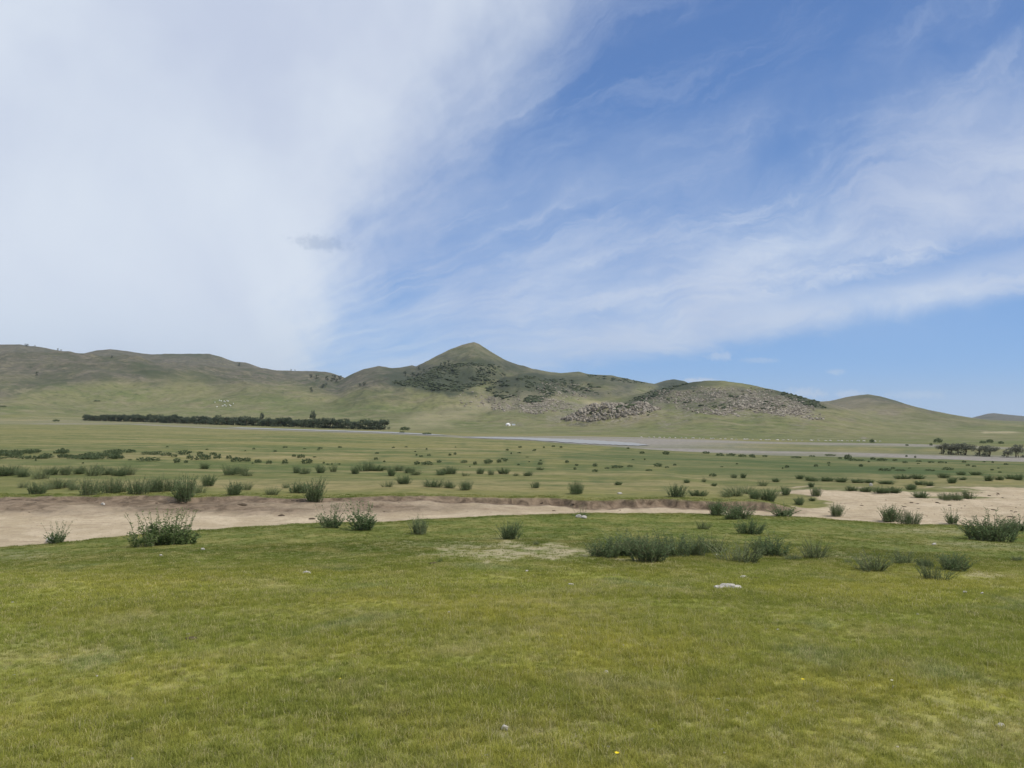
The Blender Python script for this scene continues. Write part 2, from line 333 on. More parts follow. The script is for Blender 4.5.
V = np.stack([X, Y, Z], 1)
I = np.arange(nd*na).reshape(nd, na)
a0 = I[:-1, :]; a1 = np.roll(I, -1, 1)[:-1, :]; b0 = I[1:, :]; b1 = np.roll(I, -1, 1)[1:, :]
Q = np.stack([a0, b0, b1, a1], -1).reshape(-1, 4)
Q = Q[:, ::-1]
fs = sand[Q].mean(1) > .5; fh = (hill[Q].mean(1) > .5) & ~fs
def part_mesh(name, sel):
    q = Q[sel]; u, inv = np.unique(q, return_inverse=True)
    me = npmesh(name, V[u], inv.reshape(-1, 4), attrs={k: v[u] for k, v in attrs.items()})
    return tag(link(name, me, gm), kind='structure')
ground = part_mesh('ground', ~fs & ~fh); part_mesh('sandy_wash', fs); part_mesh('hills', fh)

# ------------------------------------------------------------------ river
wm, t, b = mat('river_water', .6, .2)
geo = t.new('ShaderNodeNewGeometry')
b.inputs['Base Color'].default_value = (.28, .28, .265, 1)
bn = t.new('ShaderNodeBump'); bn.inputs['Strength'].default_value = .5; bn.inputs['Distance'].default_value = .3
t.l.new(t.noise(geo.outputs['Position'], 1.5, 3), bn.inputs['Height']); t.l.new(bn.outputs[0], b.inputs['Normal'])
def strip(name, nr, fr_, z):
    n = 60; x0 = nr[0][0]; x1 = nr[-1][0]; V_ = []; Q_ = []
    for i in range(n+1):
        x = x0+(x1-x0)*i/n
        yn_ = np.interp(x, *zip(*nr)); yf_ = np.interp(x, *zip(*fr_)); e = min(1, i/4, (n-i)/4)
        mid = (yn_+yf_)/2; yn_ = mid+(yn_-mid)*e*(.85+.3*random.random()); yf_ = mid+(yf_-mid)*e*(.85+.3*random.random())
        for y in (yn_+.01, yf_): 
            q = plane(x, y, z); V_.append((*q, z))
    for i in range(n): Q_.append((2*i, 2*i+2, 2*i+3, 2*i+1))
    return V_, Q_
RV, RQ = [], []
for nr, fr_ in ([(150, 423.6), (240, 428.2), (390, 432.9), (450, 435.8)], [(150, 423.), (240, 427.4), (390, 431.9), (450, 434.9)]), \
        ([(465, 437.6), (520, 439.3), (545, 440.8), (580, 443.2), (610, 444.6), (650, 446)], [(465, 436.7), (520, 437.4), (545, 438.2), (580, 439.6), (610, 441.2), (650, 444)]):
    v, q = strip('r', nr, fr_, -5.72); o = len(RV); RV += v; RQ += [tuple(i+o for i in f) for f in q]
tag(link('river', mesh('river', RV, RQ), wm), kind='structure')

# ------------------------------------------------------------------ rocks
def rock_proto(seed, n=22):
    rr = random.Random(seed); bm = bmesh.new()
    for k in range(n):
        v = Vector((rr.gauss(0, 1), rr.gauss(0, 1), rr.gauss(0, 1))).normalized()*(.75+.25*rr.random())
        bm.verts.new(v)
    r = bmesh.ops.convex_hull(bm, input=bm.verts)
    bmesh.ops.delete(bm, geom=[v for v in bm.verts if not v.link_faces], context='VERTS')
    bmesh.ops.triangulate(bm, faces=bm.faces); bm.verts.index_update()
    V_ = np.array([v.co[:] for v in bm.verts]); F_ = np.array([[v.index for v in f.verts] for f in bm.faces]); bm.free()
    return V_, F_
RP = [rock_proto(i) for i in range(8)]
def scatter_mesh(name, items, protos):                # items: (x,y,z,sx,sy,sz,rz)
    VV, FF, col, o = [], [], [], 0
    for k, (x, y, z, sx, sy, sz, rz) in enumerate(items):
        v, f = protos[k % len(protos)]; c, s_ = math.cos(rz), math.sin(rz)
        w = v*(sx, sy, sz); w = np.stack([w[:, 0]*c-w[:, 1]*s_+x, w[:, 0]*s_+w[:, 1]*c+y, w[:, 2]+z], 1)
        VV.append(w); FF.append(f+o); col.append(np.full(len(v), random.random())); o += len(v)
    return npmesh(name, np.concatenate(VV), np.concatenate(FF), 3, False, dict(tone=np.concatenate(col)))
bmrock, t, b = mat('weathered_rock', .9, .2)
geo = t.new('ShaderNodeNewGeometry'); tone = t.attr('tone')
c = t.mix(tone, (.15, .128, .098), (.36, .32, .255)); c = t.mix(t.ramp(t.noise(geo.outputs['Position'], .9, 5, .7), .45, .7, 0, .6), c, (.09, .08, .06))
t.l.new(c, b.inputs['Base Color'])
def field(n, cx, cy, rx, ry, rot, smin, smax_, flat=.6, power=2.2, clump=None):
    m_ = n*6; q = np.sqrt(RNG.random(m_)); a = RNG.random(m_)*2*math.pi; dx = rx*q*np.cos(a); dy = ry*q*np.sin(a)
    x = cx+dx*math.cos(rot)-dy*math.sin(rot); y = cy+dx*math.sin(rot)+dy*math.cos(rot)
    if clump is not None: k = fbm(x*.06, y*.17, 4, clump)+.30*(RNG.random(m_)-.35) > .52; x, y = x[k], y[k]
    out = []
    for p in at_many(x[:n], y[:n]):
        if np.isnan(p[0]): continue
        s_ = smin+(smax_-smin)*random.random()**power
        out.append((p[0], p[1], p[2]+s_*flat*.15, s_*(.7+.6*random.random()), s_*(.7+.6*random.random()), s_*flat*(.7+.6*random.random()), random.random()*6.3))
    return out
N_ = 2400; qa = RNG.random(N_)*6.283; qq = np.sqrt(RNG.random(N_)); X_ = OUT[0]+OUT[1]*.068*qq*np.cos(qa); Y_ = OUT[1]+14+22*qq*np.sin(qa); Z_ = height(X_, Y_)
it = []
for k in range(N_):
    s_ = .4+1.15*random.random()**2.4
    it.append((X_[k], Y_[k], Z_[k]+s_*.25, s_*(.7+.6*random.random()), s_*(.7+.6*random.random()), s_*(.7+.5*random.random()), random.random()*6.3))
tag(link('rock_outcrop', scatter_mesh('rock_outcrop', it, RP), bmrock), 'mound of broken brown and pale boulders at the foot of the hills beyond the river', 'rock outcrop')
it = field(2600, 725, 402, 90, 14, .08, .3, 1.5, clump=3)+field(560, 785, 404, 42, 9, .35, .35, 1.6, clump=5)+field(760, 526, 405, 46, 9, .05, .45, 1.9, clump=9)+field(240, 565, 391, 32, 8, .1, .5, 2.2)+field(90, 480, 400, 26, 9, 0, .5, 1.6)
tag(link('hillside_boulders', scatter_mesh('hillside_boulders', it, RP), bmrock), 'countless pale and brown boulders strewn over the rocky hillsides', 'boulders', kind='stuff')

# scrub on the hills
def blob_proto(seed):
    rr = random.Random(seed); bm = bmesh.new(); bmesh.ops.create_icosphere(bm, subdivisions=2, radius=1)
    for v in bm.verts: v.co *= .75+.5*rr.random()
    bm.verts.index_update()
    V_ = np.array([v.co[:] for v in bm.verts]); F_ = np.array([[v.index for v in f.verts] for f in bm.faces]); bm.free(); return V_, F_
BP = [blob_proto(i) for i in range(5)]
msc, t, b = mat('scrub_leaves', .95, .05); tone = t.attr('tone')
t.l.new(t.mix(tone, (.040, .052, .030), (.078, .092, .050)), b.inputs['Base Color'])
it = field(1100, 455, 377, 52, 13, -.1, .8, 3.0, .36, clump=21)+field(160, 430, 386, 38, 4, .1, 1., 4, .42)+field(260, 520, 391, 34, 11, .1, .8, 3.2, .42, clump=25)+field(170, 565, 386, 46, 7, .15, .9, 4, .42, clump=26)+field(80, 620, 379, 34, 3, .1, 1.2, 5, .42, clump=29) \
    + field(200, 655, 394, 48, 4, -.36, .6, 2.6, .45)+field(180, 725, 397, 80, 12, .08, .5, 1.8, .4, clump=31)+field(170, 803, 400, 24, 4, .35, .6, 2.6, .45)+field(90, 610, 411, 50, 7, 0, .4, 1.2, .5)
tag(link('hillside_scrub', scatter_mesh('hillside_scrub', it, BP), msc), 'dark green scrub covering the flanks of the peak and rocky hill', 'scrub', kind='stuff')

# ------------------------------------------------------------------ foliage builders
def leafmat(name, c1, c2, trans=.25):
    m = bpy.data.materials.new(name); m.use_nodes = True; t = NT(m.node_tree); t.n.remove(t.n['Principled BSDF'])
    out = t.n['Material Output']; oi = t.new('ShaderNodeObjectInfo'); geo = t.new('ShaderNodeNewGeometry')
    f = t.m('ADD', t.m('MULTIPLY', geo.outputs['Random Per Island'], .75), t.m('MULTIPLY', oi.outputs['Random'], .25))
    c = t.mix(f, c1, c2)
    c = t.mix(t.m('MULTIPLY', oi.outputs['Random'], .35), c, tuple(.5*(x+y)*.8 for x, y in zip(c1, c2)))
    d = t.new('ShaderNodeBsdfDiffuse'); tr = t.new('ShaderNodeBsdfTranslucent'); mx = t.new('ShaderNodeMixShader'); mx.inputs[0].default_value = trans
    t.l.new(c, d.inputs[0]); t.l.new(c, tr.inputs[0]); t.l.new(d.outputs[0], mx.inputs[1]); t.l.new(tr.outputs[0], mx.inputs[2]); t.l.new(mx.outputs[0], out.inputs[0])
    return m
M_dark = leafmat('shrub_leaves', (.100, .155, .066), (.205, .262, .125), .4)
M_pale = leafmat('feathery_leaves', (.155, .205, .085), (.265, .305, .145), .45)
M_bright = leafmat('weed_leaves', (.105, .165, .052), (.200, .250, .105), .4)
M_stem = leafmat('stems', (.12, .14, .075), (.19, .19, .11), .1)
M_small = leafmat('small_shrub_leaves', (.090, .120, .060), (.155, .190, .098), .4)
M_tree = leafmat('tree_leaves', (.062, .088, .058), (.150, .172, .110), .3)
M_willow = leafmat('willow_leaves', (.140, .150, .110), (.245, .250, .180), .4)
M_bark = leafmat('bark', (.07, .055, .04), (.13, .11, .08), 0)

class Geo:
    def __init__(s): s.v = []; s.f = []
    def leaf(s, p, d, w, side, L_):
        o = len(s.v); m = p+d*L_*.5
        s.v += [p, m+side*w*.5, p+d*L_, m-side*w*.5]; s.f.append((o, o+1, o+2, o+3))
    def tube(s, pts, r0, r1, n=3):
        o = len(s.v); k = len(pts)
        for i, p in enumerate(pts):
            r = r0+(r1-r0)*i/(k-1)
            dr = (pts[min(i+1, k-1)]-pts[max(i-1, 0)]).normalized(); a = dr.orthogonal().normalized(); b_ = dr.cross(a)
            for j in range(n):
                th = 2*math.pi*j/n; s.v.append(p+(a*math.cos(th)+b_*math.sin(th))*r)
        for i in range(k-1):
            for j in range(n):
                s.f.append((o+i*n+j, o+i*n+(j+1) % n, o+(i+1)*n+(j+1) % n, o+(i+1)*n+j))
    def mesh(s, name): return mesh(name, s.v, s.f)
def shrub_proto(seed, stems, leaves, lean, ll, lw, basew, tall=.35, stalk=0, top_bias=0., hvar=.4):
    """unit shrub: 1 m wide, 1 m tall; returns foliage and stem meshes"""
    rr = random.Random(seed); fo = Geo(); st = Geo()
    sub = [(rr.random()*6.283, .25+.75*rr.random(), .62+.38*rr.random(), .7+.5*rr.random()) for _ in range(rr.choice((4, 5, 6)))]; sub[0] = (sub[0][0], .25, 1., 1.)
    for i in range(stems):
        sa, sq, sh, sw = sub[i % len(sub)]
        a = rr.random()*6.283; q = math.sqrt(rr.random())
        base = Vector((math.cos(sa)*sq*basew*.75+math.cos(a)*q*basew*.55, math.sin(sa)*sq*basew*.75+math.sin(a)*q*basew*.55, -.03))
        tall_ = i < stalk
        dome = 1-.35*q*q
        h = (1.0 if tall_ else dome*sh*(1-hvar*rr.random()))*(1-.22*(stalk > 0 and not tall_)-tall*(stalk > 0 and not tall_))
        out = (Vector((math.cos(a+rr.gauss(0, .5)), math.sin(a+rr.gauss(0, .5)), 0))*(.2+.6*q)+Vector((math.cos(sa), math.sin(sa), 0))*sq*.55)*lean*sw*(.6+.6*rr.random())*min(1, h+.25)
        bare = rr.random() < .1
        pts = []
        for k in range(5):
            u = k/4; pts.append(base+out*u**1.5+Vector((rr.gauss(0, .008), rr.gauss(0, .008), h*u*(1-.12*u*lean))))
        st.tube(pts, .006, .002)
        nl = 2 if bare else leaves if not tall_ else max(4, int(leaves*.8))
        for k in range(nl):
            u = .12+.88*(rr.random()**(1-top_bias)); s_ = u*4; i0 = min(3, int(s_)); p = pts[i0].lerp(pts[i0+1], s_-i0)
            dr = (pts[i0+1]-pts[i0]).normalized(); ph = rr.random()*6.283
            sd = Vector((math.cos(ph), math.sin(ph), .0)); d = (dr*(.6+.5*rr.random())+sd*.75).normalized(); sc = (1.15-.5*u)*(.6+.7*rr.random())*(.8 if tall_ else 1)
            fo.leaf(p, d, lw*sc, d.cross(Vector((rr.gauss(0, 1), rr.gauss(0, 1), rr.gauss(0, 1)))).normalized(), ll*sc)
    return fo.mesh('foliage'), st.mesh('stems')
KIND = {}
def addkind(k, n, m, **kw):
    KIND[k] = []
    for i in range(n):
        f, s_ = shrub_proto(hash_(k)*100+i, **kw); f.materials.append(m); s_.materials.append(M_stem); KIND[k].append((f, s_))
def hash_(k): return sum(ord(c)*(i+1) for i, c in enumerate(k)) % 97
addkind('dense', 6, M_dark, stems=130, leaves=17, lean=.34, ll=.075, lw=.022, basew=.26)
addkind('upright', 5, M_dark, stems=105, leaves=15, lean=.22, ll=.08, lw=.016, basew=.30, hvar=.3)
addkind('pale', 5, M_pale, stems=75, leaves=14, lean=.36, ll=.065, lw=.014, basew=.28, hvar=.55)
addkind('nettle', 2, M_bright, stems=170, leaves=24, lean=.22, ll=.075, lw=.030, basew=.38, tall=.02, stalk=34, hvar=.4)
addkind('sparse', 2, M_dark, stems=60, leaves=20, lean=.42, ll=.085, lw=.036, basew=.22, tall=.0, stalk=14, hvar=.5)
addkind('weed', 2, M_bright, stems=30, leaves=12, lean=.3, ll=.08, lw=.03, basew=.24, tall=.3, stalk=6, hvar=.5)
def small_proto(seed):
    rr = random.Random(seed); g = Geo()
    for i in range(150):
        a = rr.random()*6.283; q = math.sqrt(rr.random()); p = Vector((math.cos(a)*q*.4, math.sin(a)*q*.4, rr.random()*.75*(1-.4*q*q)))
        d = Vector((math.cos(a)*q*.5+rr.gauss(0, .25), math.sin(a)*q*.5+rr.gauss(0, .25), 1)).normalized()
        g.leaf(p, d, .09, d.cross(Vector((rr.gauss(0, 1), rr.gauss(0, 1), rr.gauss(0, .3)))).normalized(), .26)
    m = g.mesh('small_shrub'); m.materials.append(M_small); return m
SMALL = [small_proto(400+i) for i in range(4)]

NSH = 0
def shrub(x, y, w, h, kind, label, cat='shrub', group=None, name='shrub'):
    global NSH
    p = at(x, y); sc = p.y*fwd[1]/F
    root = bpy.data.objects.new(name, None); C.objects.link(root); root.location = p; root.rotation_euler = (0, 0, random.random()*6.28)
    root.empty_display_size = .1
    W_ = w*sc*1.28; H_ = h*sc*1.14; root.scale = (W_, W_, H_)
    pr = KIND[kind][NSH % len(KIND[kind])]; NSH += 1
    link('foliage', pr[0], parent=root); link('stems', pr[1], parent=root)
    tag(root, label, cat, group); return root
def small(x, y, w, h, label, group, name='small_shrub', cat='shrub'):
    p = at(x, y); sc = p.y/F
    o = link(name, random.choice(SMALL), loc=p); o.rotation_euler = (0, 0, random.random()*6.28)
    o.scale = (w*sc*1.1, w*sc*1.1, h*sc*1.15); tag(o, label, cat, group); return o

NEAR = 'shrubs on the near side of the wash'
near_list = [
 (58, 543, 22, 20, 'sparse', 'sparse V-shaped weed beside a white stone at the left wash edge'),
 (162, 545, 50, 32, 'nettle', 'bright green weed clump with tall brown stalks at the left wash edge'),
 (332, 528, 28, 23, 'sparse', 'left of two loose leafy shrubs side by side against the pale sand'),
 (366, 530, 40, 27, 'sparse', 'right, wider of two loose leafy shrubs side by side against the pale sand'),
 (421, 534, 26, 21, 'upright', 'small upright dark shrub with pointed shoots left of the straw-coloured patch'),
 (509, 539, 25, 21, 'dense', 'single dark bush standing on the straw-coloured patch below the wash'),
 (537, 545, 10, 6, 'pale', 'tiny faint tuft just right of the bush on the straw-coloured patch'),
 (440, 562, 9, 9, 'weed', 'tiny weed in front of the straw-coloured patch'),
 (580, 516, 24, 10, 'weed', 'low thin weed on the wash edge behind a white stone'),
 (603, 557, 34, 23, 'dense', 'leftmost bush of the long dark thicket, its shadow on pale grass'),
 (625, 556, 44, 28, 'dense', 'second bush from the left in the long dark thicket'),
 (651, 562, 46, 33, 'dense', 'tallest, foremost bush in the middle of the long dark thicket'),
 (674, 556, 42, 27, 'upright', 'upright bush right of the middle of the long dark thicket'),
 (695, 556, 34, 25, 'upright', 'rightmost upright bush of the long dark thicket'),
 (715, 553, 34, 22, 'pale', 'faint feathery bush between the dark thicket and the pale one'),
 (741, 562, 56, 29, 'pale', 'wide pale feathery bush right of the dark thicket'),
 (771, 555, 38, 24, 'dense', 'dark bush touching the right side of the pale feathery bush'),
 (792, 560, 20, 11, 'pale', 'low pale tuft right of the feathery bush, left of a bare streak'),
 (703, 529, 18, 11, 'pale', 'small pale tuft on the grass behind the thicket'),
 (716, 515, 24, 18, 'dense', 'round shrub on the wash edge, left of a pair'),
 (736, 519, 34, 19, 'dense', 'wide blue-green shrub on the wash edge, right of a pair'),
 (749, 534, 27, 18, 'dense', 'dark rounded shrub just below the pair on the wash edge'),
 (782, 516, 26, 13, 'sparse', 'small shrub with a bare crooked branch on the wash edge'),
 (835, 516, 20, 16, 'upright', 'small grey upright shrub casting shadow on the sand edge'),
 (817, 558, 36, 25, 'pale', 'loose pale shrub on the grass above a small bare streak'),
 (889, 522, 26, 20, 'dense', 'left of two touching shrubs on the sand edge'),
 (908, 524, 24, 16, 'upright', 'right of two touching shrubs on the sand edge, with leaning shoots'),
 (953, 524, 14, 16, 'sparse', 'thin twiggy weed against the sand left of the biggest shrub'),
 (991, 541, 50, 32, 'dense', 'biggest shrub, dark blue-green, at the right end of the sand edge'),
 (1010, 536, 26, 22, 'dense', 'lower shrub leaning out behind the biggest shrub'),
 (1022, 531, 18, 16, 'sparse', 'twiggy shrub cut by the right edge behind the biggest shrub'),
 (876, 570, 54, 25, 'pale', 'wide low feathery shrub in the right foreground grass'),
 (903, 564, 32, 22, 'pale', 'loose shrub behind the wide low feathery one'),
 (850, 563, 12, 5, 'pale', 'tiny low tuft left of the wide feathery shrub'),
 (926, 567, 18, 12, 'dense', 'small dark shrub at the back of a group of three on the right'),
 (933, 579, 34, 25, 'pale', 'foremost pale shrub of a group of three on the right'),
 (953, 571, 34, 22, 'dense', 'darkest shrub at the right of a group of three'),
 (1017, 561, 16, 9, 'pale', 'faint low tuft near the right edge of the foreground grass'),
]
for a in near_list: shrub(*a[:5], a[5], group=NEAR)
rim = [(38, 494, 18, 16, 'dense'), (22, 488, 12, 9, 'pale'), (58, 488, 32, 12, 'upright'), (88, 495, 26, 21, 'upright'), (112, 493, 22, 18, 'upright'), (136, 494, 26, 19, 'upright'), (158, 492, 24, 20, 'upright'), (184, 500, 32, 30, 'dense'), (210, 486, 20, 14, 'dense'), (232, 495, 20, 18, 'dense'), (246, 490, 16, 12, 'pale'), (271, 495, 24, 11, 'pale'), (298, 493, 20, 15, 'dense'), (314, 501, 26, 27, 'dense'), (388, 487, 14, 9, 'pale'), (404, 484, 18, 11, 'dense'), (432, 487, 24, 10, 'upright'), (450, 488, 16, 9, 'upright'), (467, 490, 19, 12, 'upright'), (536, 488, 11, 8, 'upright'), (578, 494, 22, 15, 'upright'), (618, 485, 10, 5, 'dense'), (675, 497, 26, 16, 'upright'), (699, 496, 18, 9, 'dense'), (738, 496, 32, 13, 'pale'), (754, 499, 16, 11, 'dense'), (768, 501, 20, 16, 'dense'), (786, 495, 14, 11, 'dense'), (800, 505, 13, 11, 'dense'), (815, 496, 15, 12, 'upright'), (812, 487, 8, 6, 'dense'), (124, 492, 24, 15, 'pale'), (100, 491, 20, 14, 'pale'), (147, 492, 22, 15, 'pale'), (171, 491, 22, 15, 'upright'), (198, 493, 18, 15, 'pale'), (48, 490, 16, 9, 'pale'), (74, 490, 14, 9, 'upright'), (286, 488, 12, 8, 'pale'), (728, 497, 22, 11, 'pale'), (748, 494, 24, 13, 'pale'), (812, 501, 8, 5, 'dense')]
def ordn(n):
    return {1: 'first', 2: 'second', 3: 'third'}.get(n, '%d%s' % (n, 'th' if 10 < n % 100 < 14 else {1: 'st', 2: 'nd', 3: 'rd'}.get(n % 10, 'th')))
adj = dict(dense='dark rounded', upright='dark upright', pale='pale feathery')
for i, a in enumerate(sorted(rim)):
    shrub(*a[:5], '%s shrub at the rim of the far bank, %s from left' % (adj[a[4]], ordn(i+1)), group='shrubs along the far bank of the wash')
isle = [(852, 491, 12, 7), (866, 492, 14, 7), (881, 493, 18, 8), (896, 493, 16, 8), (909, 490, 14, 8), (921, 498, 18, 9), (944, 500, 16, 9), (956, 500, 16, 9), (967, 499, 14, 11)]
for i, a in enumerate(isle):
    shrub(*a, 'upright' if i > 5 else 'dense', 'low dark shrub standing on the broad right-hand sand, %s from left' % ordn(i+1), group='shrubs on the broad sand')
second = [(64, 475, 20, 12), (99, 474, 18, 12), (118, 476, 16, 11), (15, 475, 20, 12), (239, 474, 20, 10), (50, 475, 14, 11), (446, 474, 14, 8), (376, 471, 16, 8), (409, 473, 14, 8),(6, 476, 24, 13), (24, 477, 16, 10), (40, 479, 20, 17), (78, 474, 16, 10), (90, 476, 26, 14), (108, 475, 18, 10), (127, 475, 22, 15), (205, 469, 12, 8), (231, 475, 16, 12), (247, 476, 18, 9), (297, 473, 12, 9), (304, 474, 14, 8), (320, 473, 14, 10), (334, 472, 11, 12), (355, 474, 11, 11), (367, 471, 17, 11), (384, 470, 12, 7), (391, 476, 12, 12), (400, 471, 16, 8), (418, 475, 18, 8), (441, 475, 15, 7), (452, 474, 13, 10), (465, 476, 10, 6), (480, 474, 10, 8), (491, 475, 8, 7), (504, 474, 12, 9), (516, 476, 9, 5), (527, 476, 11, 6), (540, 470, 8, 4), (687, 483, 9, 5), (703, 482, 8, 6), (714, 486, 9, 4), (734, 478, 7, 5), (744, 478, 8, 6), (763, 486, 16, 9)]
for i, a in enumerate(sorted(second)):
    shrub(*a, ('dense', 'upright', 'dense', 'pale')[i % 4], 'medium shrub on the meadow past the bank, %s from left in the second row' % ordn(i+1), group='shrubs on the open meadow')
backr = [(800, 479, 12, 6), (812, 481, 18, 6), (827, 481, 18, 6), (842, 482, 18, 6), (857, 483, 16, 6), (870, 483, 14, 5), (886, 484, 16, 5), (902, 479, 16, 6), (918, 479, 18, 6), (920, 485, 14, 6), (930, 486, 10, 6), (944, 478, 12, 7), (952, 483, 14, 8), (962, 480, 9, 4), (962, 475, 12, 5), (974, 475, 16, 5), (988, 481, 12, 8), (1000, 480, 11, 6), (1010, 479, 12, 6), (1019, 480, 14, 8), (776, 482, 9, 5), (912, 488, 8, 5)]
for i, a in enumerate(sorted(backr)):
    shrub(*a, 'dense', 'low dense shrub in the hedge-like band behind the broad sand, %s from left' % ordn(i+1), group='shrub band behind the broad sand')
# tiny far shrubs
tiny = [(148, 461, 22, 4), (177, 463, 7, 5), (186, 463, 4, 3), (190, 459, 7, 4), (203, 460, 16, 6), (217, 459, 8, 5), (200, 455, 6, 4), (213, 455, 7, 3), (229, 459, 6, 4), (237, 462, 13, 5), (247, 462, 7, 5), (146, 455, 9, 4), (155, 455, 10, 4), (166, 456, 10, 4), (174, 457, 6, 3), (184, 455, 14, 5), (258, 463, 7, 4), (269, 464, 6, 4), (285, 464, 6, 5), (301, 458, 8, 4), (294, 457, 4, 3), (307, 464, 11, 6), (377, 454, 4, 2), (376, 460, 4, 3), (275, 452, 4, 2), (285, 448, 5, 2), (320, 449, 5, 2), (340, 448, 4, 2), (417, 465, 6, 4), (427, 465, 12, 4), (439, 463, 5, 3), (464, 463, 7, 3), (475, 465, 4, 4), (488, 464, 9, 5), (499, 463, 5, 4), (505, 462, 4, 4), (450, 456, 3, 3), (455, 455, 3, 3), (421, 457, 4, 2), (429, 456, 4, 2), (540, 465, 5, 3), (575, 470, 3, 3), (567, 463, 4, 3), (595, 467, 5, 4), (595, 472, 6, 3), (617, 468, 12, 3), (607, 469, 5, 2), (630, 467, 6, 2), (658, 467, 9, 4), (649, 471, 7, 2), (667, 468, 4, 2), (713, 477, 7, 4), (628, 449, 3, 2), (561, 448, 3, 2), (520, 448, 4, 2), (642, 454, 5, 3), (666, 455, 7, 4), (706, 454, 7, 3), (720, 456, 8, 3), (731, 456, 9, 3), (742, 457, 8, 3), (752, 457, 6, 3), (765, 457, 5, 2), (796, 458, 10, 2), (812, 457, 6, 2), (830, 456, 10, 2), (848, 460, 7, 6), (852, 461, 8, 3), (860, 461, 8, 2), (840, 459, 4, 2), (873, 460, 5, 3), (882, 461, 10, 3), (895, 461, 5, 2), (787, 468, 4, 3), (816, 467, 4, 3), (861, 467, 4, 3), (885, 471, 12, 3), (893, 469, 4, 2), (948, 470, 10, 3), (930, 471, 9, 2), (900, 471, 10, 2), (968, 466, 4, 2), (974, 467, 4, 2), (905, 463, 5, 2), (919, 462, 5, 2), (931, 463, 6, 2), (941, 463, 6, 2), (1006, 465, 4, 2), (1000, 473, 3, 2)]
for a in tiny: small(*a, 'tiny dark shrub dotting the meadow between sand and river', 'tiny far shrubs on the meadow')
for k in range(70):
    x = random.random()**1.1*1024; y = 447+20*random.random() if x < 620 else 457+14*random.random()
    small(x, y, 1.5+2.5*random.random(), 1+1.5*random.random(), 'tiny dark shrub dotting the meadow between sand and river', 'tiny far shrubs on the meadow')
for k in range(52):
    x = -4+136*random.random(); y = 452.5+7*random.random()**.8
    small(x, y, 7+8*random.random(), 2.6+1.8*random.random(), 'dark shrub in the dense low band at the left, behind the medium shrubs', 'dense shrub band at the left')
for k, (x, y, w, h) in enumerate([(872, 443, 5, 4), (938, 443, 8, 5), (983, 443.5, 6, 3), (990, 443, 6, 4), (1001, 444, 5, 3), (931, 446, 3, 3), (405, 430.5, 10, 4), (402, 433, 5, 2), (427, 434.5, 9, 2), (56, 421.6, 6, 2.5), (907, 446, 3, 2), (3, 407, 6, 1.6), (97, 401.6, 6, 1.5)]):
    small(x, y, w, h, ['single round dark bush on the far river bank right of centre', 'bush standing just above the left end of the willow clump', 'leftmost of three little bushes behind the willows', 'middle of three little bushes behind the willows', 'rightmost of three little bushes behind the willows', 'tiny bush left of the willow clump', 'round bush just past the right end of the riverside wood', 'small dark bush at the water right of the riverside wood', 'low dark bush on the river edge right of the wood', 'little bush at the water left of the riverside wood', 'tiny bush on the far right flat', 'dark bush on the slope at the left edge', 'low bush on the slope above the wood'][k], 'lone bushes near the river')

# ------------------------------------------------------------------ trees
def tree_proto(seed, m, leaves=420, w=.5, lean=0, trunks=1, gap=.5, cb=.2):
    rr = random.Random(seed); fo = Geo(); tr = Geo(); cl = []
    for k in range(trunks):
        a = rr.random()*6.28; top = Vector((math.cos(a)*.12*(trunks > 1)+lean, math.sin(a)*.12*(trunks > 1), .6))
        tr.tube([Vector((math.cos(a)*.03*trunks, math.sin(a)*.03*trunks, -.02)), top*.5+Vector((rr.gauss(0, .02), rr.gauss(0, .02), 0)), top], .035/math.sqrt(trunks), .012, 5)
        for j in range(4):
            b_ = rr.random()*6.28; s_ = top*(.4+.5*rr.random()); e = s_+Vector((math.cos(b_)*w*.6, math.sin(b_)*w*.6, .22+.1*rr.random()))
            tr.tube([s_, (s_+e)/2+Vector((0, 0, .03)), e], .012, .004, 4); cl.append((e, .16))
    for k in range(11):
        a = rr.random()*6.28; q = math.sqrt(rr.random()); zz = cb+.1+(.86-cb)*rr.random()
        cl.append((Vector((math.cos(a)*q*w*.75*(1.1-.5*zz)+lean*zz, math.sin(a)*q*w*.75*(1.1-.5*zz), zz)), .10+.08*rr.random()))
    for k in range(leaves):
        c_, r_ = rr.choice(cl); d = Vector((rr.gauss(0, 1), rr.gauss(0, 1), rr.gauss(0, .8))).normalized(); p = c_+d*r_*(.5+.5*rr.random())
        n = (d+Vector((rr.gauss(0, .6), rr.gauss(0, .6), rr.gauss(0, .6)))).normalized(); fo.leaf(p, n.orthogonal().normalized(), .05, n.cross(n.orthogonal()).normalized(), .065)
    f = fo.mesh('crown'); f.materials.append(m); s_ = tr.mesh('trunk'); s_.materials.append(M_bark); return f, s_
TP = [tree_proto(600+i, M_tree, 1000, .45, cb=-.05) for i in range(5)]; WP = [tree_proto(700+i, M_willow, 1300, .52, .05*(i-1), 3, cb=-.06) for i in range(4)]
def tree(x, y, w, h, pr, label, group, name='tree', wj=1.):
    p = at(x, y); sc = p.y/F
    root = bpy.data.objects.new(name, None); C.objects.link(root); root.location = p; root.rotation_euler = (0, 0, random.random()*6.28); root.scale = (w*sc, w*sc, h*sc*1.05)
    link('crown', pr[0], parent=root); link('trunk', pr[1], parent=root); tag(root, label, 'tree', group); return root
x = 84.
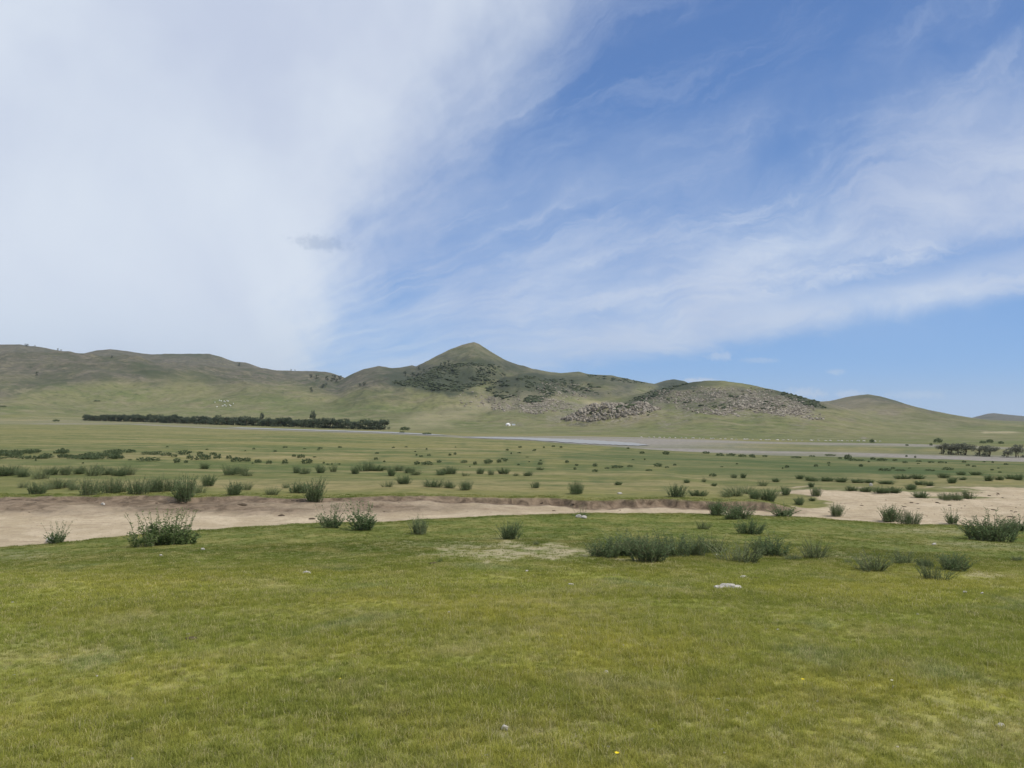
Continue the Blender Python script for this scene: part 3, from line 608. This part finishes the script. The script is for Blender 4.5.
while x < 386:
    by = np.interp(x, [82, 130, 200, 256, 330, 390], [420.6, 421.8, 424.4, 426.2, 428.6, 430.4])
    hh = np.interp(x, [82, 130, 256, 390], [5.2, 6.4, 8.2, 8.8])*(.66+.50*random.random()**1.5)
    tree(x, by-.8*random.random(), hh*1.6, hh*1.02, random.choice(TP), 'dark green tree packed in the long riverside wood at the foot of the hills', 'trees of the riverside wood', 'riverside_tree')
    x += hh*(.20+.14*random.random())
tree(262, 425.5, 8, 13, TP[0], 'slightly taller tree poking above the left part of the riverside wood', 'trees of the riverside wood', 'riverside_tree')
tree(313, 427.5, 9.5, 16, TP[2], 'tallest tree, its dark round top rising above the riverside wood', 'trees of the riverside wood', 'riverside_tree')
for (x, y, w, h, lb) in [(942, 454, 11, 13, 'leftmost willow of the dense clump past the river'), (950, 454.5, 12, 11, 'second willow of the dense clump past the river'), (957, 454.5, 13, 12, 'third, darkest willow of the dense clump past the river'), (966, 455, 15, 14, 'rounded willow at the right end of the dense clump'), (980, 456, 13, 12, 'left of a pair of grey-green willows past the river'), (990, 456.5, 14, 13, 'right, leaning one of a pair of grey-green willows past the river'), (1007, 457.5, 9, 10, 'thin brownish willow near the right edge'), (1017, 457.5, 13, 14, 'dark spiky-topped willow at the far right edge')]:
    tree(x, y, w*1.3, h*.84, WP[int(x) % 4], lb, 'willows past the river', 'willow')
hl = [(311, 378, 4, 4), (317, 378.5, 4, 4), (327, 381, 4.5, 5), (332, 381.5, 4, 4), (334, 380, 5, 5.5), (337, 382.5, 4, 4), (340, 380, 4.5, 4.5), (323, 388, 4, 4), (326, 386, 3, 3), (311, 392.5, 4, 5), (360, 386.5, 3.5, 3.5), (364, 386, 4, 4), (405, 376.5, 5, 5), (419, 370, 3.5, 3.5), (441, 366, 3, 3.5), (445, 365.5, 4, 4), (449, 364.5, 4, 4.5), (452, 370, 3, 3), (37, 375.5, 3, 4), (239, 366.5, 3.5, 3.5), (26.5, 346.5, 4.5, 2.6), (291, 371.3, 1.6, 2.2), (295, 371.3, 1.4, 1.8), (298, 371.2, 1.8, 2.4), (58, 350.6, 2, 2.4), (61, 351.2, 2, 1.8), (52, 349.5, 2, 1.6), (35, 346.8, 1.8, 1.6), (112, 358, 2.4, 2.6)]
for x, y, w, h in hl:
    try: tree(x, y, w*1.1, h, random.choice(TP), 'small dark tree scattered high on the hill flanks', 'scattered hillside trees', 'hillside_tree')
    except RuntimeError: print('miss', x, y)

# ------------------------------------------------------------------ yurt, shed, sheep
mw, t, b = mat('white_felt', .9); geo = t.new('ShaderNodeNewGeometry')
t.l.new(t.mix(t.noise(geo.outputs['Position'], 1.2), (.66, .65, .62), (.80, .79, .76)), b.inputs['Base Color'])
mdr, t, b = mat('painted_door', .6); b.inputs['Base Color'].default_value = (.25, .10, .05, 1)
mgr, t, b = mat('grey_roof', .6); b.inputs['Base Color'].default_value = (.42, .46, .52, 1)
def lathe(pr, n=24):
    V_ = []; Fc = []
    for r_, z_ in pr:
        for j in range(n): V_.append((r_*math.cos(6.28318*j/n), r_*math.sin(6.28318*j/n), z_))
    for i in range(len(pr)-1):
        for j in range(n): Fc.append((i*n+j, i*n+(j+1) % n, (i+1)*n+(j+1) % n, (i+1)*n+j))
    return V_, Fc
def boxm(x0, x1, y0, y1, z0, z1):
    V_ = [(x, y, z) for z in (z0, z1) for y in (y0, y1) for x in (x0, x1)]
    return V_, [(0, 2, 3, 1), (4, 5, 7, 6), (0, 1, 5, 4), (2, 6, 7, 3), (0, 4, 6, 2), (1, 3, 7, 5)]
p = at(508, 425.6); sc = p.y/F*5/6.0
root = link('yurt', None, loc=p); root.scale = (sc, sc, sc); tag(root, 'small white felt yurt on the green below the peak', 'yurt')
link('wall', mesh('wall', *lathe([(2.95, -.4), (2.95, 1.5), (2.9, 1.55)])), mw, root)
link('roof', mesh('roof', *lathe([(3.05, 1.5), (2.0, 2.3), (.6, 3.0), (.5, 3.15), (0.01, 3.2)])), mw, root)
link('door', mesh('door', *boxm(-.5, .5, -3.05, -2.9, 0, 1.4)), mdr, root)
p = at(513.5, 425.3)
root = link('shed', None, loc=p); root.scale = (sc,)*3; tag(root, 'low pale shed right beside the white yurt', 'shed')
link('wall', mesh('wall', *boxm(-2.0, 2.0, -1, 1, -.4, 1.0)), mw, root)
link('roof', mesh('roof', [(-2.2, -1.2, 1.0), (2.2, -1.2, 1.0), (2.2, 1.2, 1.0), (-2.2, 1.2, 1.0), (-2.2, 0, 1.5), (2.2, 0, 1.5)], [(0, 1, 5, 4), (2, 3, 4, 5), (0, 4, 3), (1, 2, 5), (0, 3, 2, 1)]), mgr, root)
def sheep_mesh():
    bm = bmesh.new()
    bmesh.ops.create_icosphere(bm, subdivisions=2, radius=1, matrix=Matrix.LocRotScale((0, 0, .62), None, (.58, .27, .27)))
    bmesh.ops.create_icosphere(bm, subdivisions=2, radius=1, matrix=Matrix.LocRotScale((.68, 0, .72), Euler((0, .5, 0)), (.19, .10, .11)))
    bmesh.ops.create_icosphere(bm, subdivisions=1, radius=1, matrix=Matrix.LocRotScale((.52, 0, .70), Euler((0, -.4, 0)), (.2, .13, .15)))
    for sx in (-.36, .36):
        for sy in (-.13, .13):
            bmesh.ops.create_cone(bm, segments=6, radius1=.035, radius2=.06, depth=.5, matrix=Matrix.Translation((sx, sy, .25)))
    me = bpy.data.meshes.new('sheep'); bm.to_mesh(me); bm.free(); me.materials.append(mw); return me
SM = sheep_mesh()
for x, y in [(219.5, 401), (221.3, 401.6), (224, 401.8), (224.7, 402.4), (228, 402), (227, 401.2), (216.8, 407.4), (222.5, 406.7), (224.6, 405.7), (226, 406.8), (229.8, 405.8), (230.6, 406.4), (215, 402.9), (233.4, 404.2)]:
    p = at(x, y); o = link('sheep', SM, loc=p); o.rotation_euler = (0, 0, random.random()*6.28); s_ = 1.5*max(1, p.y/F*.8); o.scale = (s_,)*3
    tag(o, 'white sheep in the small flock on the slope above the riverside wood', 'sheep', 'flock on the hill slope')

# ------------------------------------------------------------------ stones
def stone_mesh(seed, sub=3):
    rr = random.Random(seed); bm = bmesh.new(); bmesh.ops.create_icosphere(bm, subdivisions=sub, radius=1)
    pl = [(Vector((rr.gauss(0, 1), rr.gauss(0, 1), rr.gauss(0, 1))).normalized(), .6+.3*rr.random()) for _ in range(12)]
    for v in bm.verts:
        for n, d in pl:
            q = v.co.dot(n)
            if q > d: v.co -= n*(q-d)*.85
        v.co *= 1+.04*rr.gauss(0, 1)
    me = bpy.data.meshes.new('stone'); bm.to_mesh(me); bm.free(); return me
ms, t, b = mat('pale_stone', .85, .3); geo = t.new('ShaderNodeNewGeometry')
t.l.new(t.mix(t.ramp(t.noise(geo.outputs['Position'], 22, 5, .7), .35, .7), (.30, .275, .235), (.56, .53, .47)), b.inputs['Base Color'])
SMS = [stone_mesh(i) for i in range(6)]
for m_ in SMS: m_.materials.append(ms)
def stone(x, y, w, h, label, group=None, k=None):
    p = at(x, y); sc = p.y/F; o = link('stone', SMS[(int(x) if k is None else k) % 6], loc=p+Vector((0, 0, h*sc*.25)))
    o.scale = (w*sc/1.7, w*sc/2.2, h*sc/1.3); o.rotation_euler = (0, 0, random.random()*.8-.4); tag(o, label, 'stone', group)
for a in [(729, 588.3, 17, 5, 'broad pale flat stone in two humps on the right foreground grass'), (738, 588.6, 10, 3.4, 'low pale stone lying against the broad flat stone'), (719, 589, 10, 4, 'small slab at the left end of the broad flat stone'),
          (51, 542, 9, 5, 'white stone at the foot of the sparse weed at the left wash edge'), (579, 517.5, 6, 3.2, 'flat white stone by the low weed on the wash edge'), (584, 518.4, 6, 3, 'pale stone touching the flat white stone on its right'),
          (505, 730, 7, 5, 'small white stone in the bottom foreground grass'), (606, 674, 6, 3.6, 'small white stone standing alone right of centre in the grass'), (307, 574, 7, 3, 'small white stone in the left foreground grass'), (965, 593, 4, 2.4, 'left of two tiny white stones on the right grass'), (982, 594, 3, 2, 'right of two tiny white stones on the right grass'),
          (934, 545, 4, 2.4, 'tiny bright white stone below the two touching shrubs'), (571, 585.5, 6, 2.2, 'flat pale stone in the middle grass below the thicket'), (527, 571.5, 4, 1.6, 'tiny pale stone below the straw-coloured patch'), (744, 577.6, 8, 2, 'thin pale slab behind the broad flat stone'), (203, 550, 4, 2.4, 'small white stone in the grass right of the tall-stalked weed'), (161, 556, 3, 2, 'tiny white stone in front of the tall-stalked weed'),
          (449, 613, 4, 2, 'tiny grey stone in the middle of the lawn'), (620, 494, 5, 1.6, 'pale slab on the meadow rim beyond the wash'), (1000, 727, 8, 4, 'pale stone beside bare earth at the lower right'), (103, 505, 4, 2.4, 'white stone on the brown slumped bank'),
          (871, 486, 3, 3, 'small white stone between shrubs behind the broad sand'), (895, 688, 5, 2.4, 'pale chip of stone in the lower right grass'), (778, 630, 3, 1.6, 'tiny pale pebble in the right middle grass')]:
    stone(*a)
for k in range(55):
    x = random.uniform(5, 1019); y = random.uniform(552, 762); stone(x, y, random.uniform(1.2, 2.6)*(1+(y-560)/300), random.uniform(.7, 1.2)*(1+(y-560)/300), 'tiny pale pebble half hidden in the foreground grass', 'tiny pebbles in the grass', k)
for k in range(44):
    x = 640+245*(k+random.random()*.8)/44; y = np.interp(x, [640, 700, 768, 890], [437.3, 438.6, 440.2, 441.6])
    stone(x, y, 1.4+2.0*random.random(), .6+.6*random.random(), 'whitish boulder in the line along the far bank of the river', 'boulders along the far river bank', k)
md, t, b = mat('dark_clod', .95, .1); geo = t.new('ShaderNodeNewGeometry')
t.l.new(t.mix(t.noise(geo.outputs['Position'], 30, 4), (.035, .026, .018), (.12, .09, .06)), b.inputs['Base Color'])
CM = [stone_mesh(40+i, 2) for i in range(3)]
for m_ in CM: m_.materials.append(md)
for k in range(85):                                   # clods and driftwood bits on the sand
    x = random.choice((random.uniform(900, 1024), random.uniform(0, 1024))); lo, hi = (np.interp(x, [0, 400, 700, 790, 1024], [500, 500, 504, 506, 488]), np.interp(x, [0, 160, 300, 500, 700, 900, 1024], [538, 528, 516, 512, 510, 518, 522]))
    y = random.uniform(lo, hi); p = at(x, y); sc = p.y/F; s_ = .4+1.6*random.random()**2
    o = link('clod', random.choice(CM), loc=p); o.scale = (s_*sc*random.uniform(1, 2.4), s_*sc, s_*sc*.4); o.rotation_euler = (0, 0, random.random()*6.28)
    tag(o, 'small dark clod of earth lying on the pale sand', 'clod', 'clods scattered on the sand')
for x, y, w, h, lb in [(281.5, 516, 8, 3.4, 'dark lump on the sand left of the two loose shrubs'), (312, 519, 7, 2.4, 'dark flat lump on the sand between bank and loose shrubs'), (242, 505, 11, 3, 'dark slumped clod under the far bank on the left'), (190, 639, 14, 4, 'dark dung heap in the left foreground grass'), (404, 714, 20, 4, 'dark patchy dung in the lower middle grass'), (428, 705, 10, 2.4, 'small dark dung crumb behind the patchy one'), (1001, 746, 5, 4, 'dark dung lump by the bare earth lower right'), (757, 578.5, 7, 3, 'dark lump behind the broad pale stone'), (433, 564, 11, 3, 'brown lump at the front of the straw-coloured patch'), (998, 494.5, 4, 2.6, 'dark clod on the broad sand near the right edge')]:
    p = at(x, y); sc = p.y/F; o = link('clod', CM[int(x) % 3], loc=p); o.scale = (w*sc*.55, w*sc*.4, h*sc*.55); tag(o, lb, 'clod')
# ------------------------------------------------------------------ flowers
my, t, b = mat('yellow_petals', .6); b.inputs['Base Color'].default_value = (.75, .58, .02, 1)
mwh, t, b = mat('cream_petals', .6); b.inputs['Base Color'].default_value = (.7, .68, .45, 1)
def flower(x, y, s_, m, lb):
    p = at(x, y); g = Geo(); st = Geo()
    for k in range(8):
        a = 6.283*k/8; d = Vector((math.cos(a), math.sin(a), .55)).normalized(); g.leaf(Vector((0, 0, .06)), d, s_*.55, Vector((-math.sin(a), math.cos(a), 0)), s_)
    st.tube([Vector((0, 0, -.01)), Vector((.004, 0, .03)), Vector((0, 0, .062))], .0015, .001, 4)
    root = link('flower', None, loc=p); root.empty_display_size = .05; tag(root, lb, 'flower')
    link('petals', g.mesh('petals'), m, root); link('stem', st.mesh('stem'), M_stem, root)
flower(617, 766, .016, my, 'yellow flower at the bottom edge of the picture'); flower(803, 689, .014, my, 'yellow flower in the lower right grass'); flower(892, 690, .012, mwh, 'cream flower right of the yellow flower in the lower right grass')
flower(340, 688, .008, my, 'tiny yellow flower left of centre in the lower grass')

# ------------------------------------------------------------------ grass
mgs = bpy.data.materials.new('grass_blades'); mgs.use_nodes = True; t = NT(mgs.node_tree); t.n.remove(t.n['Principled BSDF'])
geo = t.new('ShaderNodeNewGeometry'); tint = t.attr('tint', 'INSTANCER')
c = turf_color(t, geo.outputs['Position'])
c = t.mix(t.ramp(tint, .84, .90, 0, .75), c, (.42, .37, .19)); c = t.mix(t.ramp(tint, .0, .5, .25, 0), c, (.08, .12, .03))
hs = t.new('ShaderNodeHueSaturation'); t.l.new(c, hs.inputs['Color']); t.l.new(t.m('ADD', t.m('MULTIPLY', geo.outputs['Random Per Island'], .5), 1.0), hs.inputs['Value'])
d = t.new('ShaderNodeBsdfDiffuse'); tr = t.new('ShaderNodeBsdfTranslucent'); mx = t.new('ShaderNodeMixShader'); mx.inputs[0].default_value = .5
t.l.new(hs.outputs[0], d.inputs[0]); t.l.new(hs.outputs[0], tr.inputs[0]); t.l.new(d.outputs[0], mx.inputs[1]); t.l.new(tr.outputs[0], mx.inputs[2]); t.l.new(mx.outputs[0], t.n['Material Output'].inputs[0])
def tuft(seed, n, r_, h, w, lean):
    rr = random.Random(seed); V_ = []; Fc = []
    for k in range(n):
        a = rr.random()*6.283; q = r_*math.sqrt(rr.random()); p = Vector((q*math.cos(a), q*math.sin(a), -.005)); hh = h*(.45+.65*rr.random())
        b_ = rr.random()*6.283; o = Vector((math.cos(b_), math.sin(b_), 0))*hh*lean*rr.random()*1.6; s_ = Vector((-math.sin(b_+.7*rr.random()), math.cos(b_), 0)).normalized()*w*.5
        i = len(V_); m_ = p+o*.35+Vector((0, 0, hh*.6)); V_ += [p-s_, p+s_, m_+s_*.8, m_-s_*.8, p+o+Vector((0, 0, hh*(1-.25*lean)))]; Fc += [(i, i+1, i+2, i+3), (i+3, i+2, i+4)]
    me = mesh('grass_tuft', V_, Fc); me.materials.append(mgs); return me
col = bpy.data.collections.new('grass_tufts')
for k, (n, r_, h, w, ln) in enumerate([(16, .035, .045, .0032, .5), (14, .04, .06, .003, .7), (18, .045, .035, .0035, .9), (18, .09, .055, .007, .7), (16, .10, .07, .008, .7), (3, .02, .15, .002, .5)]):
    col.objects.link(bpy.data.objects.new('tuft%d' % k, tuft(900+k, n, r_, h, w, ln)))
def pts(n, d0, d1, wedge=39):
    d = np.sqrt(RNG.uniform(d0**2, d1**2, n)); a = np.radians(RNG.uniform(-wedge, wedge, n)); return d*np.sin(a), d*np.cos(a), d
gx, gy, gd, gi = [], [], [], []
for n, d0, d1, idx in ((32000, 2.2, 5.5, (0, 1, 2)), (45000, 5.5, 10, (0, 1, 2)), (60000, 9, 17, (3, 4)), (40000, 17, 28, (3, 4)), (2200, 2.4, 10, (5,))):
    x, y, d = pts(n, d0, d1); gx.append(x); gy.append(y); gd.append(d); gi.append(RNG.choice(idx, n))
xr = RNG.uniform(-22, 12, 5200); yr_ = itp(YF, xr)+1.3*(fbm(xr*.7, itp(YF, xr)*.15, 4, 31)-.5)+RNG.random(5200)**1.6*1.3+.1; gx.append(xr); gy.append(yr_); gd.append(np.full(5200, 12.)); gi.append(RNG.choice((3, 4), 5200))
xr = RNG.uniform(-14, 17, 5200); yr_ = itp(YN, xr)+.7*(fbm(xr*.35, xr*0, 3, 5)-.5)-RNG.random(5200)**1.6*1.5+.25; gx.append(xr); gy.append(yr_); gd.append(np.full(5200, 12.)); gi.append(RNG.choice((3, 4), 5200))
gx = np.concatenate(gx); gy = np.concatenate(gy); gd = np.concatenate(gd); gi = np.concatenate(gi)
gz, GP = height(gx, gy, True)
e2 = .5*(fbm(gx*2.2, gy*2.2, 4, 77)-.5)
sf = np.where(gx < 10.2, GP['yf']+.12, GP['yf2'])
insand = (gy-GP['yn']+e2 > -.05) & (gy < sf+.05)
i1 = ((gx-plane(772, 497, -1.55)[0])/1.9)**2+((gy-plane(772, 497, -1.55)[1])/3.6)**2 < .95
keep = ~insand | (i1 & (gx > 9))
bare = fbm(gx*.9, gy*.9, 3, 140)+.35*fbm(gx*4, gy*4, 2, 141)
keep &= (bare > .45) | (RNG.random(len(gx)) < .45)
pxx, pyy = to_px(gx, gy, gz)
_sv = (px, py, front, WARP); px, py, front = pxx, pyy, gy > 1; WARP = fbm(px*.045, py*.16, 5, 171); drb = dryness(); px, py, front, WARP = _sv
keep &= RNG.random(len(gx)) > drb*.9
gx, gy, gz, gd, gi = gx[keep], gy[keep], gz[keep], gd[keep], gi[keep]
me = npmesh('grass', np.stack([gx, gy, gz], 1), np.zeros((0, 3), int), 3)
n = len(gx); lush = fbm(gx*.7, gy*.7, 3, 150)
def at_f(k, v): a = me.attributes.new(k, 'FLOAT', 'POINT'); a.data.foreach_set('value', np.ascontiguousarray(v, np.float32))
at_f('scl', (.55+.5*RNG.random(n)+.7*(lush-.4))*np.where(gi == 5, .9, 1)*np.interp(gd, [0, 8, 13, 20, 30], [1, 1, .62, .5, .4])); at_f('rz', RNG.random(n)*6.283); at_f('tint', np.where(gi == 5, .9, RNG.random(n)))
a = me.attributes.new('idx', 'INT', 'POINT'); a.data.foreach_set('value', gi.astype(np.int32))
go = link('grass', me); go.data.materials.append(mgs); tag(go, 'short green and straw-coloured grass covering the foreground and meadow', 'grass', kind='stuff')
ng = bpy.data.node_groups.new('grass_spread', 'GeometryNodeTree'); ng.interface.new_socket('Geometry', in_out='INPUT', socket_type='NodeSocketGeometry'); ng.interface.new_socket('Geometry', in_out='OUTPUT', socket_type='NodeSocketGeometry')
gi_ = ng.nodes.new('NodeGroupInput'); go_ = ng.nodes.new('NodeGroupOutput'); ip = ng.nodes.new('GeometryNodeInstanceOnPoints'); ci = ng.nodes.new('GeometryNodeCollectionInfo')
ci.inputs[0].default_value = col; ci.inputs['Separate Children'].default_value = True; ci.inputs['Reset Children'].default_value = True
def na_(nm, ty):
    q = ng.nodes.new('GeometryNodeInputNamedAttribute'); q.data_type = ty; q.inputs[0].default_value = nm; return q.outputs['Attribute']
cx = ng.nodes.new('ShaderNodeCombineXYZ'); ng.links.new(na_('rz', 'FLOAT'), cx.inputs[2])
ng.links.new(gi_.outputs[0], ip.inputs['Points']); ng.links.new(ci.outputs[0], ip.inputs['Instance']); ip.inputs['Pick Instance'].default_value = True
ng.links.new(na_('idx', 'INT'), ip.inputs['Instance Index']); ng.links.new(cx.outputs[0], ip.inputs['Rotation']); ng.links.new(na_('scl', 'FLOAT'), ip.inputs['Scale'])
ng.links.new(ip.outputs[0], go_.inputs[0])
md_ = go.modifiers.new('spread', 'NODES'); md_.node_group = ng

# ------------------------------------------------------------------ haze
HAZE = True
if HAZE:
    V_, Fc = boxm(-9700, 9700, -9700, 9700, -60, 330)
    hm = bpy.data.materials.new('haze'); hm.use_nodes = True; t = NT(hm.node_tree); t.n.remove(t.n['Principled BSDF'])
    pv = t.new('ShaderNodeVolumePrincipled'); pv.inputs['Color'].default_value = (.75, .83, .95, 1); pv.inputs['Density'].default_value = 5e-5; pv.inputs['Anisotropy'].default_value = .1
    t.l.new(pv.outputs[0], t.n['Material Output'].inputs['Volume'])
    tag(link('haze', mesh('haze', V_, Fc), hm), 'thin pale air haze', 'haze', kind='stuff')

# ------------------------------------------------------------------ sun and sky
SAZ = R(112); SEL = R(52)                              # sun to the right, slightly behind the camera
sd = Vector((math.sin(SAZ)*math.cos(SEL), math.cos(SAZ)*math.cos(SEL), math.sin(SEL)))
sl_ = bpy.data.lights.new('sun', 'SUN'); sl_.energy = 3.8; sl_.angle = R(.6); sl_.color = (1, .95, .87)
so = bpy.data.objects.new('sun', sl_); C.objects.link(so); so.rotation_euler = sd.to_track_quat('Z', 'Y').to_euler(); so.location = (0, 0, 50)
w = bpy.data.worlds.new('World'); bpy.context.scene.world = w; w.use_nodes = True; t = NT(w.node_tree)
bg = t.n['Background']; outw = t.n['World Output']
sky = t.new('ShaderNodeTexSky', sky_type='NISHITA'); sky.sun_disc = False; sky.sun_elevation = SEL; sky.sun_rotation = SAZ; sky.altitude = 1300; sky.air_density = 1.0; sky.dust_density = .1; sky.ozone_density = 3.0
tc0 = t.new('ShaderNodeTexCoord'); sp0 = t.new('ShaderNodeSeparateXYZ'); t.l.new(tc0.outputs['Generated'], sp0.inputs[0]); hsk = t.new('ShaderNodeHueSaturation'); hsk.inputs['Saturation'].default_value = 1.08; t.l.new(sky.outputs[0], hsk.inputs['Color']); el_ = t.m('MULTIPLY', sp0.outputs[2], 1.)
gr = t.new('ShaderNodeValToRGB'); t.l.new(el_, gr.inputs[0]); cr = gr.color_ramp
for k_, (ps, cc) in enumerate([(0., (146, 184, 230)), (.06, (127, 172, 228)), (.2, (112, 154, 214)), (.42, (88, 129, 192)), (.8, (62, 96, 160))]):
    e_ = cr.elements[k_] if k_ < 2 else cr.elements.new(ps)
    e_.position = ps; e_.color = tuple(v/.13 for v in L(*cc))+(1,)
t.l.new(t.mix(.8, hsk.outputs[0], gr.outputs[0]), bg.inputs[0]); bg.inputs[1].default_value = .13
tc = t.new('ShaderNodeTexCoord'); sp = t.new('ShaderNodeSeparateXYZ'); t.l.new(tc.outputs['Generated'], sp.inputs[0])
U = t.m('MULTIPLY', t.m('ARCTAN2', sp.outputs[0], sp.outputs[1]), 7.5)
Vv = t.m('MULTIPLY', t.m('ARCSINE', sp.outputs[2]), 7.5)         # both in hundreds of "pixels" of arc
def S(x, y):
    d = ray(x, y); d = d/np.linalg.norm(d); return math.atan2(d[0], d[1])*7.5, math.asin(d[2])*7.5
def fit(ptl, deg, swap=False):
    q = np.array([S(*p) for p in ptl]); return np.polyfit(q[:, 1], q[:, 0], deg) if swap else np.polyfit(q[:, 0], q[:, 1], deg)
def poly(co, x):
    r_ = float(co[0])
    for c_ in co[1:]: r_ = t.m('ADD', t.m('MULTIPLY', r_, x), float(c_))
    return r_
UV = t.xyz(U, Vv)
wob = t.m('SUBTRACT', t.noise(UV, .8, 6, .6), .5); wob2 = t.m('SUBTRACT', t.noise(UV, 2.2, 6, .62, .4), .5)
# streak space: rotated so x runs along the cirrus
fu, fv = S(60, 430); du = t.m('SUBTRACT', U, fu); dv = t.m('SUBTRACT', Vv, fv)
ang = t.m('ARCTAN2', dv, t.m('MAXIMUM', du, .05)); rad = t.m('SQRT', t.m('ADD', t.m('MULTIPLY', du, du), t.m('MULTIPLY', dv, dv)))
ang = t.m('ADD', ang, t.m('ADD', t.m('MULTIPLY', rad, .022), t.m('MULTIPLY', wob, .12)))
st1 = t.noise(t.xyz(t.m('MULTIPLY', rad, .22), t.m('MULTIPLY', ang, 3.4)), 1.5, 7, .58, .5); st2 = t.noise(t.xyz(t.m('MULTIPLY', rad, .38), t.m('MULTIPLY', ang, 10.)), 1.6, 9, .66, .7)
ub = poly(fit([(545, 0), (478, 90), (425, 170), (378, 240), (345, 290), (330, 335)], 2, True), Vv)
wdt = t.m('ADD', .26, t.m('MULTIPLY', t.m('MAXIMUM', Vv, 0.), .30))
sdist = t.m('ADD', t.m('SUBTRACT', ub, U), t.m('ADD', t.m('MULTIPLY', wob, 1.2), t.m('ADD', t.m('MULTIPLY', wob2, .7), t.m('MULTIPLY', t.m('SUBTRACT', st1, .5), .9))))
s1_ = t.ramp(sdist, t.m('MULTIPLY', wdt, -1.), wdt)
vl = poly(fit([(560, 374), (700, 353), (850, 325), (1024, 296)], 2), U)
vu = poly(fit([(350, 288), (480, 272), (600, 230), (750, 168), (900, 112), (1024, 72)], 2), U)
lowm = t.ramp(t.m('ADD', t.m('SUBTRACT', Vv, vl), t.m('MULTIPLY', t.m('SUBTRACT', st2, .5), .35)), -.08, .16)
upm = t.ramp(t.m('ADD', t.m('SUBTRACT', vu, Vv), t.m('ADD', t.m('MULTIPLY', t.m('SUBTRACT', st1, .5), .9), t.m('MULTIPLY', t.m('SUBTRACT', st2, .5), .9))), -.55, 1.2)
s2_ = t.m('MULTIPLY', t.m('MULTIPLY', lowm, upm), t.ramp(t.m('ADD', t.m('MULTIPLY', st1, .4), t.m('MULTIPLY', st2, .6)), .32, .64, .42, 1.))
gl = poly(fit([(800, 290), (900, 272), (1024, 240)], 1), U)
gap = t.m('MULTIPLY', t.ramp(t.m('ABSOLUTE', t.m('ADD', t.m('SUBTRACT', Vv, gl), t.m('MULTIPLY', t.m('SUBTRACT', st2, .5), .5))), 0., .2, 1., 0.), t.ramp(U, 1.6, 3.6, 0., .75))
s2_ = t.m('MULTIPLY', s2_, t.m('SUBTRACT', 1., gap))
wisp = t.m('MULTIPLY', t.m('ADD', t.ramp(st1, .35, .75, .02, .26), t.m('MULTIPLY', t.ramp(st2, .45, .7), .14)), t.ramp(Vv, .5, 1.2))
tot = t.m('SUBTRACT', 1., t.m('MULTIPLY', t.m('MULTIPLY', t.m('SUBTRACT', 1., t.m('MULTIPLY', s1_, .94)), t.m('SUBTRACT', 1., t.m('MULTIPLY', s2_, .80))), t.m('SUBTRACT', 1., wisp)))
def puff(x, y, rx, ry, amt):
    a, b_ = S(x, y); q = t.m('SQRT', t.m('ADD', t.m('POWER', t.m('DIVIDE', t.m('SUBTRACT', U, a), rx/100), 2.), t.m('POWER', t.m('DIVIDE', t.m('SUBTRACT', Vv, b_), ry/100), 2.)))
    return t.ramp(t.m('ADD', q, t.m('MULTIPLY', t.m('SUBTRACT', t.noise(UV, 14, 4, .65), .5), 2.2)), .25, 1.25, amt, 0.)
pf = None
for a in ((712, 326, 9, 6, .6), (720, 356, 13, 5, .5), (758, 360, 18, 3, .3), (836, 372, 8, 3, .4), (803, 393, 22, 5, .6), (850, 394, 14, 4, .5), (700, 381, 20, 3.5, .8), (915, 395, 26, 4, .3)):
    q = puff(*a); pf = q if pf is None else t.m('MAXIMUM', pf, q)
tot = t.m('MAXIMUM', tot, pf)
c1_ = t.mix(t.ramp(t.noise(UV, .42, 4, .5, .3), .33, .67), L(200, 210, 230), L(221, 230, 242))
dk = puff(322, 243, 30, 8, .42)
low = t.ramp(Vv, .15, 1.3, .45, 0.)
c1_ = t.mix(low, c1_, L(184, 203, 222)); c1_ = t.mix(dk, c1_, L(150, 168, 196))
bg2 = t.new('ShaderNodeBackground'); t.l.new(c1_, bg2.inputs[0]); bg2.inputs[1].default_value = 1.
mx = t.new('ShaderNodeMixShader'); t.l.new(tot, mx.inputs[0]); t.l.new(bg.outputs[0], mx.inputs[1]); t.l.new(bg2.outputs[0], mx.inputs[2]); t.l.new(mx.outputs[0], outw.inputs[0])
sc_ = bpy.context.scene
sc_.view_settings.view_transform = 'Standard'; sc_.view_settings.look = 'None'; sc_.view_settings.exposure = 0; sc_.view_settings.gamma = 1
sc_.cycles.max_bounces = 5; sc_.cycles.volume_bounces = 0
print('objects', len(bpy.data.objects))
